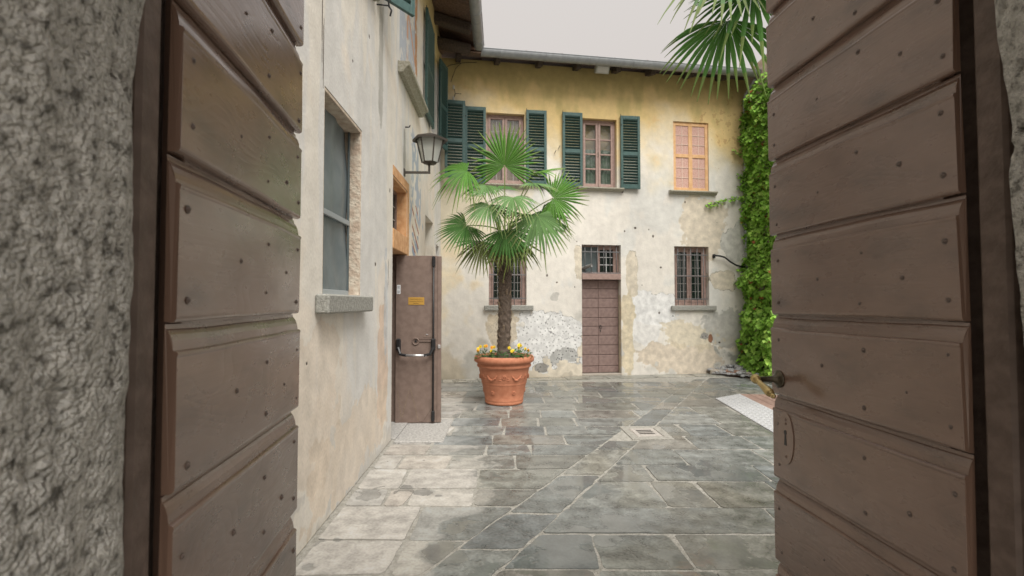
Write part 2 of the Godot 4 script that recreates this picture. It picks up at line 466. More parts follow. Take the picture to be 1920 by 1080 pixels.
func make_materials() -> void:
	make_textures()
	var g1 := grain_tex(71)
	var paint := mat("gate_paint", Color(0.215, 0.136, 0.102), 0.38)
	paint.clearcoat_enabled = true
	paint.clearcoat = 0.8
	paint.clearcoat_roughness = 0.18
	paint.heightmap_enabled = true
	paint.heightmap_texture = g1
	paint.heightmap_scale = 0.11
	paint.uv1_scale = Vector3(0.9, 1.9, 1)
	paint.roughness_texture = tex_noise(77, 0.02, 512, FastNoiseLite.TYPE_SIMPLEX_SMOOTH, 5, [[0.0, Color(0.55, 0.55, 0.55)], [1.0, Color(1, 1, 1)]])
	paint.roughness = 0.40
	paint.albedo_texture = tex_noise(78, 0.008, 512, FastNoiseLite.TYPE_SIMPLEX_SMOOTH, 6, [[0.0, Color(0.74, 0.73, 0.72)], [0.3, Color(0.90, 0.89, 0.88)], [0.55, Color(0.96, 0.95, 0.94)], [1.0, Color(1, 1, 1)]])
	mottled("post_paint", Color(0.10, 0.07, 0.055), Color(0.16, 0.115, 0.095), 0.6, 3.0, 0.15, 81)
	mottled("nail_iron", Color(0.08, 0.06, 0.052), Color(0.17, 0.125, 0.105), 0.45, 20.0, 0.0, 82)
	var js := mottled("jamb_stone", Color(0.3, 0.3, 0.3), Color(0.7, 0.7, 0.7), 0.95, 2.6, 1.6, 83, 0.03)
	js.albedo_texture = tex_noise(83, 0.03, 512, FastNoiseLite.TYPE_SIMPLEX_SMOOTH, 6, [[0.0, Color(0.27, 0.26, 0.24)], [0.22, Color(0.44, 0.43, 0.405)], [0.33, Color(0.70, 0.69, 0.665)], [0.6, Color(0.80, 0.79, 0.765)], [1.0, Color(0.90, 0.89, 0.87)]])  # darkest stops stand for dirt and painted-in shade of the pits
	var br := mottled("door_paint", Color(0.17, 0.12, 0.098), Color(0.22, 0.16, 0.132), 0.55, 1.3, 0.12, 84)
	br.heightmap_texture = g1
	mottled("back_door_paint", Color(0.20, 0.135, 0.12), Color(0.27, 0.19, 0.17), 0.7, 1.6, 0.12, 85)
	mottled("frame_paint", Color(0.29, 0.195, 0.17), Color(0.38, 0.27, 0.235), 0.65, 2.0, 0.1, 86)
	mottled("shutter_paint", Color(0.034, 0.082, 0.076), Color(0.056, 0.114, 0.106), 0.5, 2.0, 0.06, 87)
	mottled("sill_stone", Color(0.26, 0.245, 0.185), Color(0.44, 0.42, 0.35), 0.9, 2.5, 0.5, 88, 0.02)
	mottled("grey_sill_stone", Color(0.24, 0.24, 0.215), Color(0.42, 0.415, 0.38), 0.92, 3.0, 0.7, 89, 0.02)
	mottled("orange_plaster", Color(0.52, 0.27, 0.12), Color(0.66, 0.40, 0.21), 0.9, 1.2, 0.4, 90)
	mottled("reveal_plaster", Color(0.44, 0.34, 0.26), Color(0.62, 0.55, 0.45), 0.92, 1.4, 0.6, 91)
	mottled("whitewash", Color(0.60, 0.58, 0.54), Color(0.72, 0.70, 0.66), 0.9, 0.8, 0.0, 111)
	mottled("step_stone", Color(0.30, 0.29, 0.275), Color(0.50, 0.485, 0.46), 0.85, 1.6, 0.8, 112, 0.03)
	mottled("sham_frame", Color(0.62, 0.36, 0.17), Color(0.72, 0.46, 0.25), 0.85, 1.2, 0.2, 92)
	mottled("sham_panel", Color(0.48, 0.27, 0.22), Color(0.62, 0.42, 0.36), 0.85, 1.6, 0.1, 93, 0.03)
	mat("sham_line", Color(0.70, 0.56, 0.47), 0.85)
	mat("iron_bar", Color(0.17, 0.17, 0.175), 0.55, 0.3)
	mat("black_iron", Color(0.02, 0.02, 0.022), 0.4, 0.2)
	mottled("timber", Color(0.09, 0.054, 0.036), Color(0.21, 0.13, 0.085), 0.85, 1.6, 0.6, 94, 0.02)
	mottled("old_beam", Color(0.045, 0.034, 0.026), Color(0.12, 0.088, 0.065), 0.9, 2.2, 1.0, 95, 0.02)
	mottled("zinc", Color(0.27, 0.29, 0.31), Color(0.37, 0.39, 0.41), 0.42, 1.0, 0.05, 96).metallic = 0.35
	mottled("roof_clay", Color(0.20, 0.11, 0.075), Color(0.36, 0.22, 0.16), 0.9, 2.0, 0.4, 97)
	mottled("terracotta", Color(0.40, 0.145, 0.075), Color(0.50, 0.205, 0.115), 0.78, 1.6, 0.12, 98)
	mottled("soil", Color(0.06, 0.048, 0.036), Color(0.15, 0.12, 0.09), 0.95, 8.0, 1.5, 99)
	mottled("palm_bark", Color(0.075, 0.057, 0.044), Color(0.24, 0.18, 0.14), 0.95, 3.0, 1.6, 100, 0.03)
	mottled("palm_stub", Color(0.16, 0.115, 0.075), Color(0.30, 0.23, 0.16), 0.9, 6.0, 0.4, 101)
	var fr := mat("palm_leaf", Color(1, 1, 1), 0.58)
	fr.vertex_color_use_as_albedo = true
	fr.metallic_specular = 0.32
	fr.backlight_enabled = true
	fr.backlight = Color(0.36, 0.44, 0.14)
	var iv := mat("ivy_leaf", Color(1, 1, 1), 0.5)
	iv.vertex_color_use_as_albedo = true
	iv.metallic_specular = 0.3
	iv.backlight_enabled = true
	iv.backlight = Color(0.42, 0.5, 0.16)
	var fl := mat("petal", Color(1, 1, 1), 0.6)
	fl.vertex_color_use_as_albedo = true
	mottled("mortar", Color(0.25, 0.24, 0.21), Color(0.38, 0.365, 0.33), 0.95, 0.9, 1.0, 102, 0.03)
	mottled("kerb_stone", Color(0.32, 0.29, 0.25), Color(0.48, 0.43, 0.37), 0.95, 3.0, 0.8, 103, 0.02)
	mottled("pebble", Color(0.22, 0.225, 0.235), Color(0.42, 0.42, 0.42), 0.85, 5.0, 0.3, 104)
	mottled("decking", Color(0.24, 0.155, 0.125), Color(0.32, 0.215, 0.175), 0.75, 1.5, 0.1, 105)
	mottled("chequer_plate", Color(0.50, 0.51, 0.53), Color(0.60, 0.61, 0.62), 0.42, 2.0, 0.0, 106).metallic = 0.25
	mottled("cast_iron", Color(0.33, 0.30, 0.27), Color(0.46, 0.43, 0.40), 0.75, 4.0, 0.3, 107)
	mat("brass", Color(0.55, 0.42, 0.19), 0.34, 0.75)
	mat("dark_brass", Color(0.10, 0.085, 0.06), 0.35, 0.7)
	mat("plaque_brass", Color(0.62, 0.36, 0.08), 0.45, 0.5)
	mat("ink", Color(0.12, 0.06, 0.02), 0.7)
	mat("paper", Color(0.66, 0.67, 0.68), 0.7)
	mat("paper_ink", Color(0.24, 0.25, 0.27), 0.7)
	mat("steel_bar", Color(0.62, 0.62, 0.63), 0.3, 0.7)
	mat("lantern_metal", Color(0.075, 0.065, 0.055), 0.5, 0.4)
	mat("porcelain", Color(0.55, 0.54, 0.50), 0.3)
	mat("lamp_case", Color(0.42, 0.43, 0.38), 0.5)
	mat("lead", Color(0.35, 0.34, 0.33), 0.6)
	mottled("screen_mesh", Color(0.115, 0.145, 0.158), Color(0.165, 0.195, 0.205), 0.42, 1.0, 0.15, 108, 0.006)
	mat("screen_frame", Color(0.30, 0.33, 0.34), 0.6)
	mottled("curtain_green", Color(0.18, 0.30, 0.19), Color(0.42, 0.48, 0.40), 0.85, 1.3, 0.2, 109)
	mottled("curtain_cream", Color(0.55, 0.44, 0.34), Color(0.72, 0.62, 0.50), 0.85, 1.5, 0.2, 110)
	var gl := mat("window_glass", Color(0.05, 0.06, 0.06), 0.04)
	gl.transparency = BaseMaterial3D.TRANSPARENCY_ALPHA
	gl.albedo_color.a = 0.25
	mat("dark_glass", Color(0.012, 0.02, 0.017), 0.06)
	mat("vent_board", Color(0.09, 0.115, 0.12), 0.5)
	mat("pipe_grey", Color(0.33, 0.33, 0.33), 0.45, 0.2)
	var lg := mat("lantern_glass", Color(0.55, 0.58, 0.54), 0.25)
	lg.transparency = BaseMaterial3D.TRANSPARENCY_ALPHA
	lg.albedo_color.a = 0.55

# ------------------------------------------------------------------ facade sheet with real openings
# openings: [u0, u1, v0, v1, depth]
func facade(u0: float, u1: float, v1: float, openings: Array, tu0: float, tu1: float, tv1: float, deep: float) -> SurfaceTool:
	var st := S()
	var us := [u0, u1]
	var vs := [0.0, v1]
	for o in openings:
		us.append_array([o[0], o[1]])
		vs.append_array([o[2], o[3]])
	us.sort()
	vs.sort()
	var UV := func(u: float, v: float) -> Vector2: return Vector2((u - tu0) / (tu1 - tu0), 1.0 - v / tv1)
	for i in us.size() - 1:
		for j in vs.size() - 1:
			if us[i + 1] - us[i] < 1e-4 or vs[j + 1] - vs[j] < 1e-4:
				continue
			var cu: float = (us[i] + us[i + 1]) * 0.5
			var cv: float = (vs[j] + vs[j + 1]) * 0.5
			var hole := false
			for o in openings:
				if cu > o[0] and cu < o[1] and cv > o[2] and cv < o[3]:
					hole = true
			if hole:
				continue
			var a := Vector2(us[i], vs[j]); var b := Vector2(us[i + 1], vs[j]); var c := Vector2(us[i + 1], vs[j + 1]); var d := Vector2(us[i], vs[j + 1])
			quad(st, Vector3(a.x, a.y, 0), Vector3(b.x, b.y, 0), Vector3(c.x, c.y, 0), Vector3(d.x, d.y, 0), Vector3.BACK, UV.call(a.x, a.y), UV.call(b.x, b.y), UV.call(c.x, c.y), UV.call(d.x, d.y))
	for o in openings:
		var z: float = -o[4]
		var cs := [Vector2(o[0], o[2]), Vector2(o[1], o[2]), Vector2(o[1], o[3]), Vector2(o[0], o[3])]
		var mid: Vector2 = (cs[0] + cs[2]) * 0.5
		for k in 4:
			var a: Vector2 = cs[k]
			var b: Vector2 = cs[(k + 1) % 4]
			var away := (mid - (a + b) * 0.5)
			var push := away.normalized() * z
			quad(st, Vector3(a.x, a.y, 0), Vector3(b.x, b.y, 0), Vector3(b.x, b.y, z), Vector3(a.x, a.y, z), Vector3(away.x, away.y, 0), UV.call(a.x, a.y), UV.call(b.x, b.y), UV.call(b.x + push.x, b.y + push.y), UV.call(a.x + push.x, a.y + push.y))
		quad(st, Vector3(o[0], o[2], z), Vector3(o[1], o[2], z), Vector3(o[1], o[3], z), Vector3(o[0], o[3], z), Vector3.BACK, UV.call(o[0], o[2]), UV.call(o[1], o[2]), UV.call(o[1], o[3]), UV.call(o[0], o[3]))
	# the rest of the building's shell
	quad(st, Vector3(u0, 0, -deep), Vector3(u1, 0, -deep), Vector3(u1, v1, -deep), Vector3(u0, v1, -deep), Vector3.FORWARD)
	quad(st, Vector3(u0, 0, 0), Vector3(u0, 0, -deep), Vector3(u0, v1, -deep), Vector3(u0, v1, 0), Vector3.LEFT)
	quad(st, Vector3(u1, 0, 0), Vector3(u1, 0, -deep), Vector3(u1, v1, -deep), Vector3(u1, v1, 0), Vector3.RIGHT)
	quad(st, Vector3(u0, v1, 0), Vector3(u1, v1, 0), Vector3(u1, v1, -deep), Vector3(u0, v1, -deep), Vector3.UP)
	return st

# a louvred shutter leaf, lower corner at its hinge, lying in x (0..w), y (0..h), front to +z
func shutter(parent: Node, tr: Transform3D, w: float, h: float) -> Node3D:
	var o := node("shutter", parent, tr)
	var t := 0.044
	var st := S()
	boxr(st, 0, 0.058, 0, h, 0, t, 0.004)
	boxr(st, w - 0.058, w, 0, h, 0, t, 0.004)
	for r in [[0.0, 0.10], [h * 0.455, h * 0.455 + 0.085], [h - 0.075, h]]:
		boxr(st, 0.0585, w - 0.0585, r[0], r[1], 0.002, t - 0.002, 0.003)
	part("frame", st, M.shutter_paint, o)
	var key := "slat%.3f" % w
	if not M.has(key):
		var s := S()
		box(s, Vector3.ZERO, Vector3(w - 0.118, 0.060, 0.010), 0.003, Basis(Vector3.RIGHT, deg_to_rad(58)))
		M[key] = done(s)
	for span in [[0.10, h * 0.455], [h * 0.455 + 0.085, h - 0.075]]:
		var n := int((span[1] - span[0]) / 0.060)
		for i in n:
			part("slat", M[key], M.shutter_paint, o, Vector3(w * 0.5, lerpf(span[0], span[1], (i + 0.5) / n), t * 0.5))
	var hw := S()
	boxr(hw, 0.004, 0.03, h * 0.86, h * 0.86 + 0.03, t, t + 0.006)
	part("hinge", hw, M.black_iron, o)
	hw = S()
	boxr(hw, 0.004, 0.03, h * 0.12, h * 0.12 + 0.03, t, t + 0.006)
	part("hinge", hw, M.black_iron, o)
	hw = S()
	tube(hw, [Vector3(0.012, h - 0.01, 0.02), Vector3(0.012, h + 0.035, 0.02)], [0.007], 6)
	part("hinge_pin", hw, M.black_iron, o)
	return o

func sill(parent: Node, u0: float, u1: float, v: float, out: float, th: float, m: Material, moulded := false) -> void:
	var st := S()
	if moulded:
		prism(st, PackedVector2Array([Vector2(0.002, -th), Vector2(out * 0.45, -th), Vector2(out * 0.62, -th * 0.72), Vector2(out * 0.78, -th * 0.45), Vector2(out, -th * 0.38), Vector2(out, -0.006), Vector2(out - 0.008, 0), Vector2(0.002, 0.006)]), u0, u1, Basis(Vector3.BACK, Vector3.UP, Vector3.RIGHT), Vector3(0, v, 0))
	else:
		boxr(st, u0, u1, v - th, v, 0.002, out, 0.012)
	part("sill", st, m, parent)

# two-leaf casement in an opening; rows of panes, glass and lead or wooden bars as asked
func casement(b: Node, u0: float, u1: float, v0: float, v1: float, w: float, rows: int, fw: float, glass: Material) -> Node3D:
	var o := node("window", b)
	var st := S()
	boxr(st, u0, u1, v1 - fw, v1, w - 0.05, w, 0.004)
	boxr(st, u0, u1, v0, v0 + fw, w - 0.05, w + 0.012, 0.004)
	boxr(st, u0, u0 + fw, v0 + fw, v1 - fw, w - 0.05, w - 0.002, 0.004)
	boxr(st, u1 - fw, u1, v0 + fw, v1 - fw, w - 0.05, w - 0.002, 0.004)
	part("frame", st, M.frame_paint, o)
	var mid := (u0 + u1) * 0.5
	for side in [-1, 1]:
		var a: float = u0 + fw + 0.003 if side < 0 else mid + 0.004
		var c: float = mid - 0.004 if side < 0 else u1 - fw - 0.003
		var y0 := v0 + fw + 0.003
		var y1 := v1 - fw - 0.003
		var sw := 0.052
		var s := S()
		boxr(s, a, a + sw, y0, y1, w - 0.038, w + 0.006, 0.004)
		boxr(s, c - sw, c, y0, y1, w - 0.038, w + 0.006, 0.004)
		boxr(s, a + sw, c - sw, y0, y0 + sw * 1.2, w - 0.036, w + 0.004, 0.003)
		boxr(s, a + sw, c - sw, y1 - sw, y1, w - 0.036, w + 0.004, 0.003)
		for r in range(1, rows):
			var yy := lerpf(y0 + sw * 1.2, y1 - sw, float(r) / rows)
			boxr(s, a + sw, c - sw, yy - 0.015, yy + 0.015, w - 0.032, w + 0.001, 0.003)
		part("sash", s, M.frame_paint, o)
		for r in rows:
			var p := S()
			var ya := lerpf(y0 + sw * 1.2, y1 - sw, float(r) / rows) + 0.008
			var yb := lerpf(y0 + sw * 1.2, y1 - sw, (r + 1.0) / rows) - 0.008
			boxr(p, a + sw - 0.006, c - sw + 0.006, ya, yb, w - 0.020, w - 0.016)
			part("pane", p, glass, o)
	if b.is_inside_tree() and rows == 4:
		var hs := S()
		box(hs, Vector3(mid, (v0 + v1) * 0.5, w + 0.012), Vector3(0.018, 0.11, 0.012), 0.003)
		part("handle", hs, M.dark_brass, o)
	return o

func lead_grid(o: Node, u0: float, u1: float, v0: float, v1: float, w: float, nu: int, nv: int, th: float, m: Material) -> void:
	for i in range(1, nu):
		var st := S()
		var u := lerpf(u0, u1, float(i) / nu)
		boxr(st, u - th, u + th, v0, v1, w, w + th * 1.4)
		part("lead", st, m, o)
	for j in range(1, nv):
		var st := S()
		var v := lerpf(v0, v1, float(j) / nv)
		boxr(st, u0, u1, v - th, v + th, w + 0.0005, w + th * 1.4 + 0.0005)
		part("lead", st, m, o)

func bars(o: Node, u0: float, u1: float, v0: float, v1: float, w: float, nu: int, hs: Array) -> void:
	for i in nu:
		var u := lerpf(u0, u1, (i + 0.5) / nu)
		var st := S(true)
		tube(st, [Vector3(u, v0, w), Vector3(u, v1, w)], [0.0085], 7)
		part("bar", st, M.iron_bar, o)
	for h in hs:
		var st := S()
		boxr(st, u0 - 0.02, u1 + 0.02, h - 0.011, h + 0.011, w - 0.006, w + 0.012, 0.002)
		part("bar", st, M.iron_bar, o)

# ------------------------------------------------------------------ far facade
func back_building() -> void:
	var tr := Transform3D(Basis(Vector3.UP, deg_to_rad(BACK_TURN)), CORNER)
	var b := thing("courtyard_house", "ochre and white plastered house with green shutters and a low brown door", "house", tr)
	var op := [
		[0.955, 1.79, 4.15, 5.70, 0.22], [3.085, 3.885, 4.15, 5.70, 0.22], [5.235, 6.10, 4.15, 5.75, 0.07],
		[1.02, 1.835, 1.55, 2.86, 0.24], [3.065, 3.965, 0.03, 2.885, 0.30], [5.23, 6.07, 1.54, 2.885, 0.24],
	]
	part("wall", facade(-0.02, 7.3, 6.82, op, -0.1, 7.5, 7.4, 3.0), M.plaster_back, b)
	# upper windows
	var w1 := casement(b, 0.96, 1.785, 4.152, 5.695, -0.10, 1, 0.045, M.window_glass)
	for s in [[1.06, 1.32], [1.43, 1.69]]:
		lead_grid(w1, s[0], s[1], 4.27, 5.59, -0.115, 2, 5, 0.005, M.lead)
	var cs := S(true)
	curtain(cs, 1.0, 1.75, 4.2, 5.66, -0.17)
	part("curtain", cs, M.curtain_cream, w1)
	sill(w1, 0.90, 1.87, 4.148, 0.09, 0.075, M.sill_stone, true)
	var w2 := casement(b, 3.09, 3.88, 4.152, 5.695, -0.10, 4, 0.045, M.window_glass)
	cs = S(true)
	curtain(cs, 3.14, 3.84, 4.2, 5.05, -0.17)
	part("curtain", cs, M.curtain_green, w2)
	sill(w2, 2.975, 4.02, 4.148, 0.10, 0.075, M.sill_stone, true)
	for s in [[0.945, 180.0], [1.82, 0.0], [3.075, 180.0], [3.955, 0.0]]:
		var w := 0.45
		var t := Transform3D(Basis(Vector3.UP, 0.0), Vector3(s[0] if s[1] == 0.0 else s[0] - w, 4.14, 0.03))
		shutter(b, t.rotated_local(Vector3.UP, deg_to_rad(rng.randf_range(-2.5, -0.5))), w, 1.64)
	# sham window painted on boards, never opened
	var w3 := node("sham_window", b)
	var st := S()
	boxr(st, 5.237, 5.31, 4.152, 5.748, -0.068, -0.030, 0.003)
	boxr(st, 6.025, 6.098, 4.152, 5.748, -0.068, -0.030, 0.003)
	boxr(st, 5.62, 5.715, 4.235, 5.665, -0.068, -0.031, 0.003)
	boxr(st, 5.3105, 6.0245, 5.665, 5.748, -0.068, -0.031, 0.003)
	boxr(st, 5.3105, 6.0245, 4.152, 4.235, -0.068, -0.031, 0.003)
	boxr(st, 5.3105, 5.6195, 4.93, 5.01, -0.068, -0.031, 0.003)
	boxr(st, 5.7155, 6.0245, 4.93, 5.01, -0.068, -0.031, 0.003)
	part("frame", st, M.sham_frame, w3)
	for a in [[5.31, 5.62], [5.715, 6.025]]:
		for v in [[4.235, 4.93], [5.01, 5.665]]:
			var p := S()
			boxr(p, a[0] + 0.001, a[1] - 0.001, v[0] + 0.001, v[1] - 0.001, -0.066, -0.046)
			part("panel", p, M.sham_panel, w3)
			lead_grid(w3, a[0] + 0.002, a[1] - 0.002, v[0] + 0.002, v[1] - 0.002, -0.0455, 2, 3, 0.0055, M.sham_line)
	sill(w3, 5.11, 6.26, 4.146, 0.10, 0.075, M.sill_stone, true)
	# barred windows below
	for q in [[1.02, 1.835, 1.55, 2.86], [5.23, 6.07, 1.54, 2.885]]:
		var w := casement(b, q[0] + 0.005, q[1] - 0.005, q[2] + 0.002, q[3] - 0.003, -0.12, 2, 0.06, M.dark_glass)
		for k in 2:
			var a: float = q[0] + 0.125 + k * (q[1] - q[0]) * 0.5 - k * 0.05
			lead_grid(w, a, a + 0.235, q[2] + 0.14, q[3] - 0.12, -0.134, 3, 6, 0.004, M.lead)
		bars(w, q[0] + 0.03, q[1] - 0.03, q[2] + 0.005, q[3] - 0.005, -0.045, 5, [q[2] + 0.15, lerpf(q[2], q[3], 0.5), q[3] - 0.19])
		sill(w, q[0] - 0.10, q[1] + 0.14, q[2] - 0.002, 0.075, 0.11, M.grey_sill_stone)
	# door with transom light
	var d := node("door", b)
	st = S()
	boxr(st, 3.072, 3.958, 2.115, 2.245, -0.13, 0.012, 0.006)
	part("lintel", st, M.frame_paint, d)
	st = S()
	boxr(st, 3.067, 3.963, 0.0, 0.045, -0.28, 0.03, 0.008)
	part("threshold", st, M.kerb_stone, d)
	var hs := [0.05, 0.20, 0.445, 0.66, 0.875, 1.075, 1.27, 1.485, 1.70, 1.915, 2.112]
	for i in hs.size() - 1:
		for s in 2:
			var p := S()
			var a: float = 3.072 + s * 0.418
			boxr(p, a, a + (0.416 if s == 0 else 0.466), hs[i] + 0.004, hs[i + 1] - 0.004, -0.19, -0.145 - (0.004 if (i + s) % 3 == 0 else 0.0), 0.009)
			part("board", p, M.back_door_paint, d)
	st = S()
	boxr(st, 3.07, 3.96, 0.05, 2.112, -0.22, -0.17)
	part("backing", st, M.back_door_paint, d)
	st = S(true)
	var ring := []
	for i in 13:
		ring.append(Vector3(3.53 + sin(TAU * i / 12) * 0.03, 1.06 + cos(TAU * i / 12) * 0.035, -0.125))
	tube(st, ring, [0.006], 5, false)
	ball(st, Vector3(3.53, 1.10, -0.137), Vector3(0.013, 0.013, 0.012))
	part("ring_handle", st, M.black_iron, d)
	st = S()
	boxr(st, 3.522, 3.538, 0.955, 1.0, -0.146, -0.138)
	part("keyhole", st, M.black_iron, d)
	var tw := node("transom_window", b)
	st = S()
	boxr(st, 3.068, 3.962, 2.247, 2.285, -0.20, -0.14, 0.003)
	boxr(st, 3.068, 3.962, 2.85, 2.882, -0.20, -0.14, 0.003)
	boxr(st, 3.47, 3.525, 2.285, 2.85, -0.20, -0.14, 0.003)
	boxr(st, 3.84, 3.962, 2.285, 2.85, -0.20, -0.142, 0.003)
	boxr(st, 3.5255, 3.8395, 2.79, 2.8495, -0.20, -0.141, 0.003)
	part("frame", st, M.frame_paint, tw)
	st = S()
	boxr(st, 3.069, 3.469, 2.286, 2.849, -0.185, -0.165)
	part("panel", st, M.vent_board, tw)
	st = S()
	boxr(st, 3.526, 3.839, 2.286, 2.789, -0.18, -0.172)
	part("pane", st, M.dark_glass, tw)
	lead_grid(tw, 3.526, 3.839, 2.286, 2.789, -0.171, 2, 3, 0.007, M.paper)
	bars(tw, 3.08, 3.95, 2.25, 2.882, -0.05, 6, [2.262, 2.73])
	st = S(true)
	var pd := Vector3(0.13, 0.05, 0.24)
	var p0 := Vector3(3.14, 2.375, -0.17)
	tube(st, [p0, p0 + pd, p0 + pd * 0.97], [0.038, 0.038, 0.031], 14, false)
	tube(st, [p0 + pd * 0.96, p0 + pd * 0.3], [0.031], 14, false)
	part("vent_pipe", st, M.pipe_grey, tw)
	# eaves, roof and rain goods
	roof_back(b)
	st = S(true)
	tube(st, [Vector3(6.98, 0.05, 0.055), Vector3(6.98, 6.3, 0.055), Vector3(6.98, 6.42, 0.10), Vector3(6.98, 6.64, 0.46)], [0.038], 10)
	for v in [0.9, 2.6, 4.3, 6.0]:
		tube(st, [Vector3(6.98, v, 0.055), Vector3(6.98, v + 0.03, 0.055)], [0.045], 10)
	part("downpipe", st, M.zinc, b)
	# old wire holders and loose cable by the corner
	st = S(true)
	tube(st, [Vector3(0.29, 6.02, 0.0), Vector3(0.29, 6.02, 0.10), Vector3(0.42, 6.02, 0.10)], [0.006], 5)
	tube(st, [Vector3(0.24, 5.86, 0.08), Vector3(0.29, 6.02, 0.10), Vector3(0.26, 6.20, 0.08)], [0.006], 5)
	part("wire_bracket", st, M.black_iron, b)
	for v in [5.88, 6.12]:
		st = S(true)
		lathe(st, [Vector2(0, 0), Vector2(0.022, 0), Vector2(0.026, 0.02), Vector2(0.016, 0.04), Vector2(0.022, 0.055), Vector2(0.014, 0.08), Vector2(0, 0.08)], 10, Vector3(0.255, v, 0.085))
		part("insulator", st, M.porcelain, b)
	st = S(true)
	tube(st, [Vector3(0.02, 6.1, 0.02), Vector3(0.04, 6.55, 0.03), Vector3(0.18, 6.66, 0.02), Vector3(0.42, 6.72, 0.03), Vector3(0.75, 6.76, 0.03)], [0.006], 5)
	tube(st, [Vector3(0.20, 6.3, 0.02), Vector3(0.30, 6.6, 0.02), Vector3(0.42, 6.72, 0.03)], [0.005], 5)
	part("cable", st, M.black_iron, b)
	st = S(true)
	tube(st, [Vector3(6.17, 2.66, 0.0), Vector3(6.19, 2.68, 0.07), Vector3(6.28, 2.67, 0.09), Vector3(6.42, 2.64, 0.08), Vector3(6.56, 2.54, 0.07), Vector3(6.72, 2.46, 0.06), Vector3(6.95, 2.42, 0.06)], [0.02], 8)
	box(st, Vector3(6.18, 2.67, 0.03), Vector3(0.05, 0.09, 0.06), 0.006)
	part("conduit", st, M.black_iron, b)
	for h in [[2.55, 4.99], [2.46, 4.88], [4.0, 4.06], [2.72, 4.09]]:
		st = S(true)
		tube(st, [Vector3(h[0], h[1], 0.0), Vector3(h[0], h[1], 0.05), Vector3(h[0] + 0.02, h[1] + 0.05, 0.055)], [0.007], 5)
		part("shutter_catch", st, M.black_iron, b)
	# lamp under the eaves
	var fl := thing("floodlight", "small boxy floodlight fixed under the eaves of the house", "lamp", tr * Transform3D(Basis(Vector3.RIGHT, 0.5), Vector3(3.44, 6.66, 0.32)))
	st = S()
	box(st, Vector3.ZERO, Vector3(0.30, 0.17, 0.14), 0.012)
	part("case", st, M.lamp_case, fl)
	st = S()
	boxr(st, -0.12, 0.12, -0.06, 0.06, 0.071, 0.078, 0.003)
	part("glass", st, M.porcelain, fl)
	st = S()
	boxr(st, -0.02, 0.02, 0.08, 0.22, -0.05, 0.0, 0.003)
	part("bracket", st, M.lamp_case, fl)

func curtain(st: SurfaceTool, u0: float, u1: float, v0: float, v1: float, w: float) -> void:
	var n := 40
	for i in n:
		var a := lerpf(u0, u1, float(i) / n)
		var b := lerpf(u0, u1, (i + 1.0) / n)
		var za := w + sin(a * 70.0) * 0.015 + sin(a * 23.0) * 0.012
		var zb := w + sin(b * 70.0) * 0.015 + sin(b * 23.0) * 0.012
		quad(st, Vector3(a, v0, za), Vector3(b, v0, zb), Vector3(b, v1, zb), Vector3(a, v1, za), Vector3.BACK)

func gutter(st: SurfaceTool, x0: float, x1: float, y: float, z: float, r: float) -> void:
	var pr := PackedVector2Array()
	for i in 13:
		var a := PI + PI * i / 12
		pr.append(Vector2(cos(a) * r, sin(a) * r))
	pr.append(Vector2(r + 0.012, 0.008)); pr.append(Vector2(r + 0.004, 0.018)); pr.append(Vector2(r - 0.006, 0.006))
	for i in 11:
		var a := TAU - PI * (i + 1) / 12
		pr.append(Vector2(cos(a) * (r - 0.006), sin(a) * (r - 0.006)))
	prism(st, pr, x0, x1, Basis(Vector3.BACK, Vector3.UP, Vector3.RIGHT), Vector3(0, y, z))
	var x := x0 + 0.4
	while x < x1:
		var arc := []
		for i in 9:
			var a := PI + PI * i / 8
			arc.append(Vector3(x, y + sin(a) * (r + 0.004), z + cos(a) * (r + 0.004)))
		tube(st, arc, [0.007], 5)
		x += 0.95

func roof_back(b: Node) -> void:
	var rf := node("roof", b)
	var st := S()
	# boarded underside and slope above it
	var pitch := deg_to_rad(19)
	var bs := Basis(Vector3.RIGHT, pitch)
	box(st, Vector3(3.7, 6.80, 0.20) + bs * Vector3(0, 0.03, -1.0), Vector3(8.6, 0.03, 2.6), 0.0, bs)
	part("boarding", st, M.timber, rf)
	for i in 9:
		var u := 0.35 + i * 0.86 + rng.randf_range(-0.06, 0.06)
		st = S()
		box(st, Vector3(u, 6.775, 0.10) + bs * Vector3(0, 0.0, -0.5), Vector3(0.11, 0.13, 1.5), 0.01, bs)
		part("rafter", st, M.old_beam, rf)
	var prof := PackedVector2Array()
	for i in 9:
		var a := PI * i / 8
		prof.append(Vector2(cos(a) * 0.085, sin(a) * 0.07))
	for i in 9:
		var a := PI - PI * i / 8
		prof.append(Vector2(cos(a) * 0.070, sin(a) * 0.056))
	st = S()
	prism(st, prof, -0.42, 0.0)
	var tile := done(st)
	for r in 3:
		for i in 43:
			var p := Vector3(-0.35 + i * 0.19 + rng.randf_range(-0.008, 0.008), 6.74 + rng.randf_range(-0.004, 0.006), 0.50) + bs * Vector3(0, 0.024 + 0.004 * r, -0.34 * r + rng.randf_range(-0.02, 0.02))
			part("tile", tile, M.roof_clay, rf, p, bs * Basis(Vector3.UP, rng.randf_range(-0.03, 0.03)))
	st = S()
	box(st, Vector3(3.7, 6.78, 0.50) + bs * Vector3(0, 0.012, -1.2), Vector3(8.5, 0.02, 2.38), 0.0, bs)
	part("underlay", st, M.roof_clay, rf)
	st = S()
	gutter(st, 0.80, 8.0, 6.755, 0.52, 0.108)
	part("gutter", st, M.zinc, b)

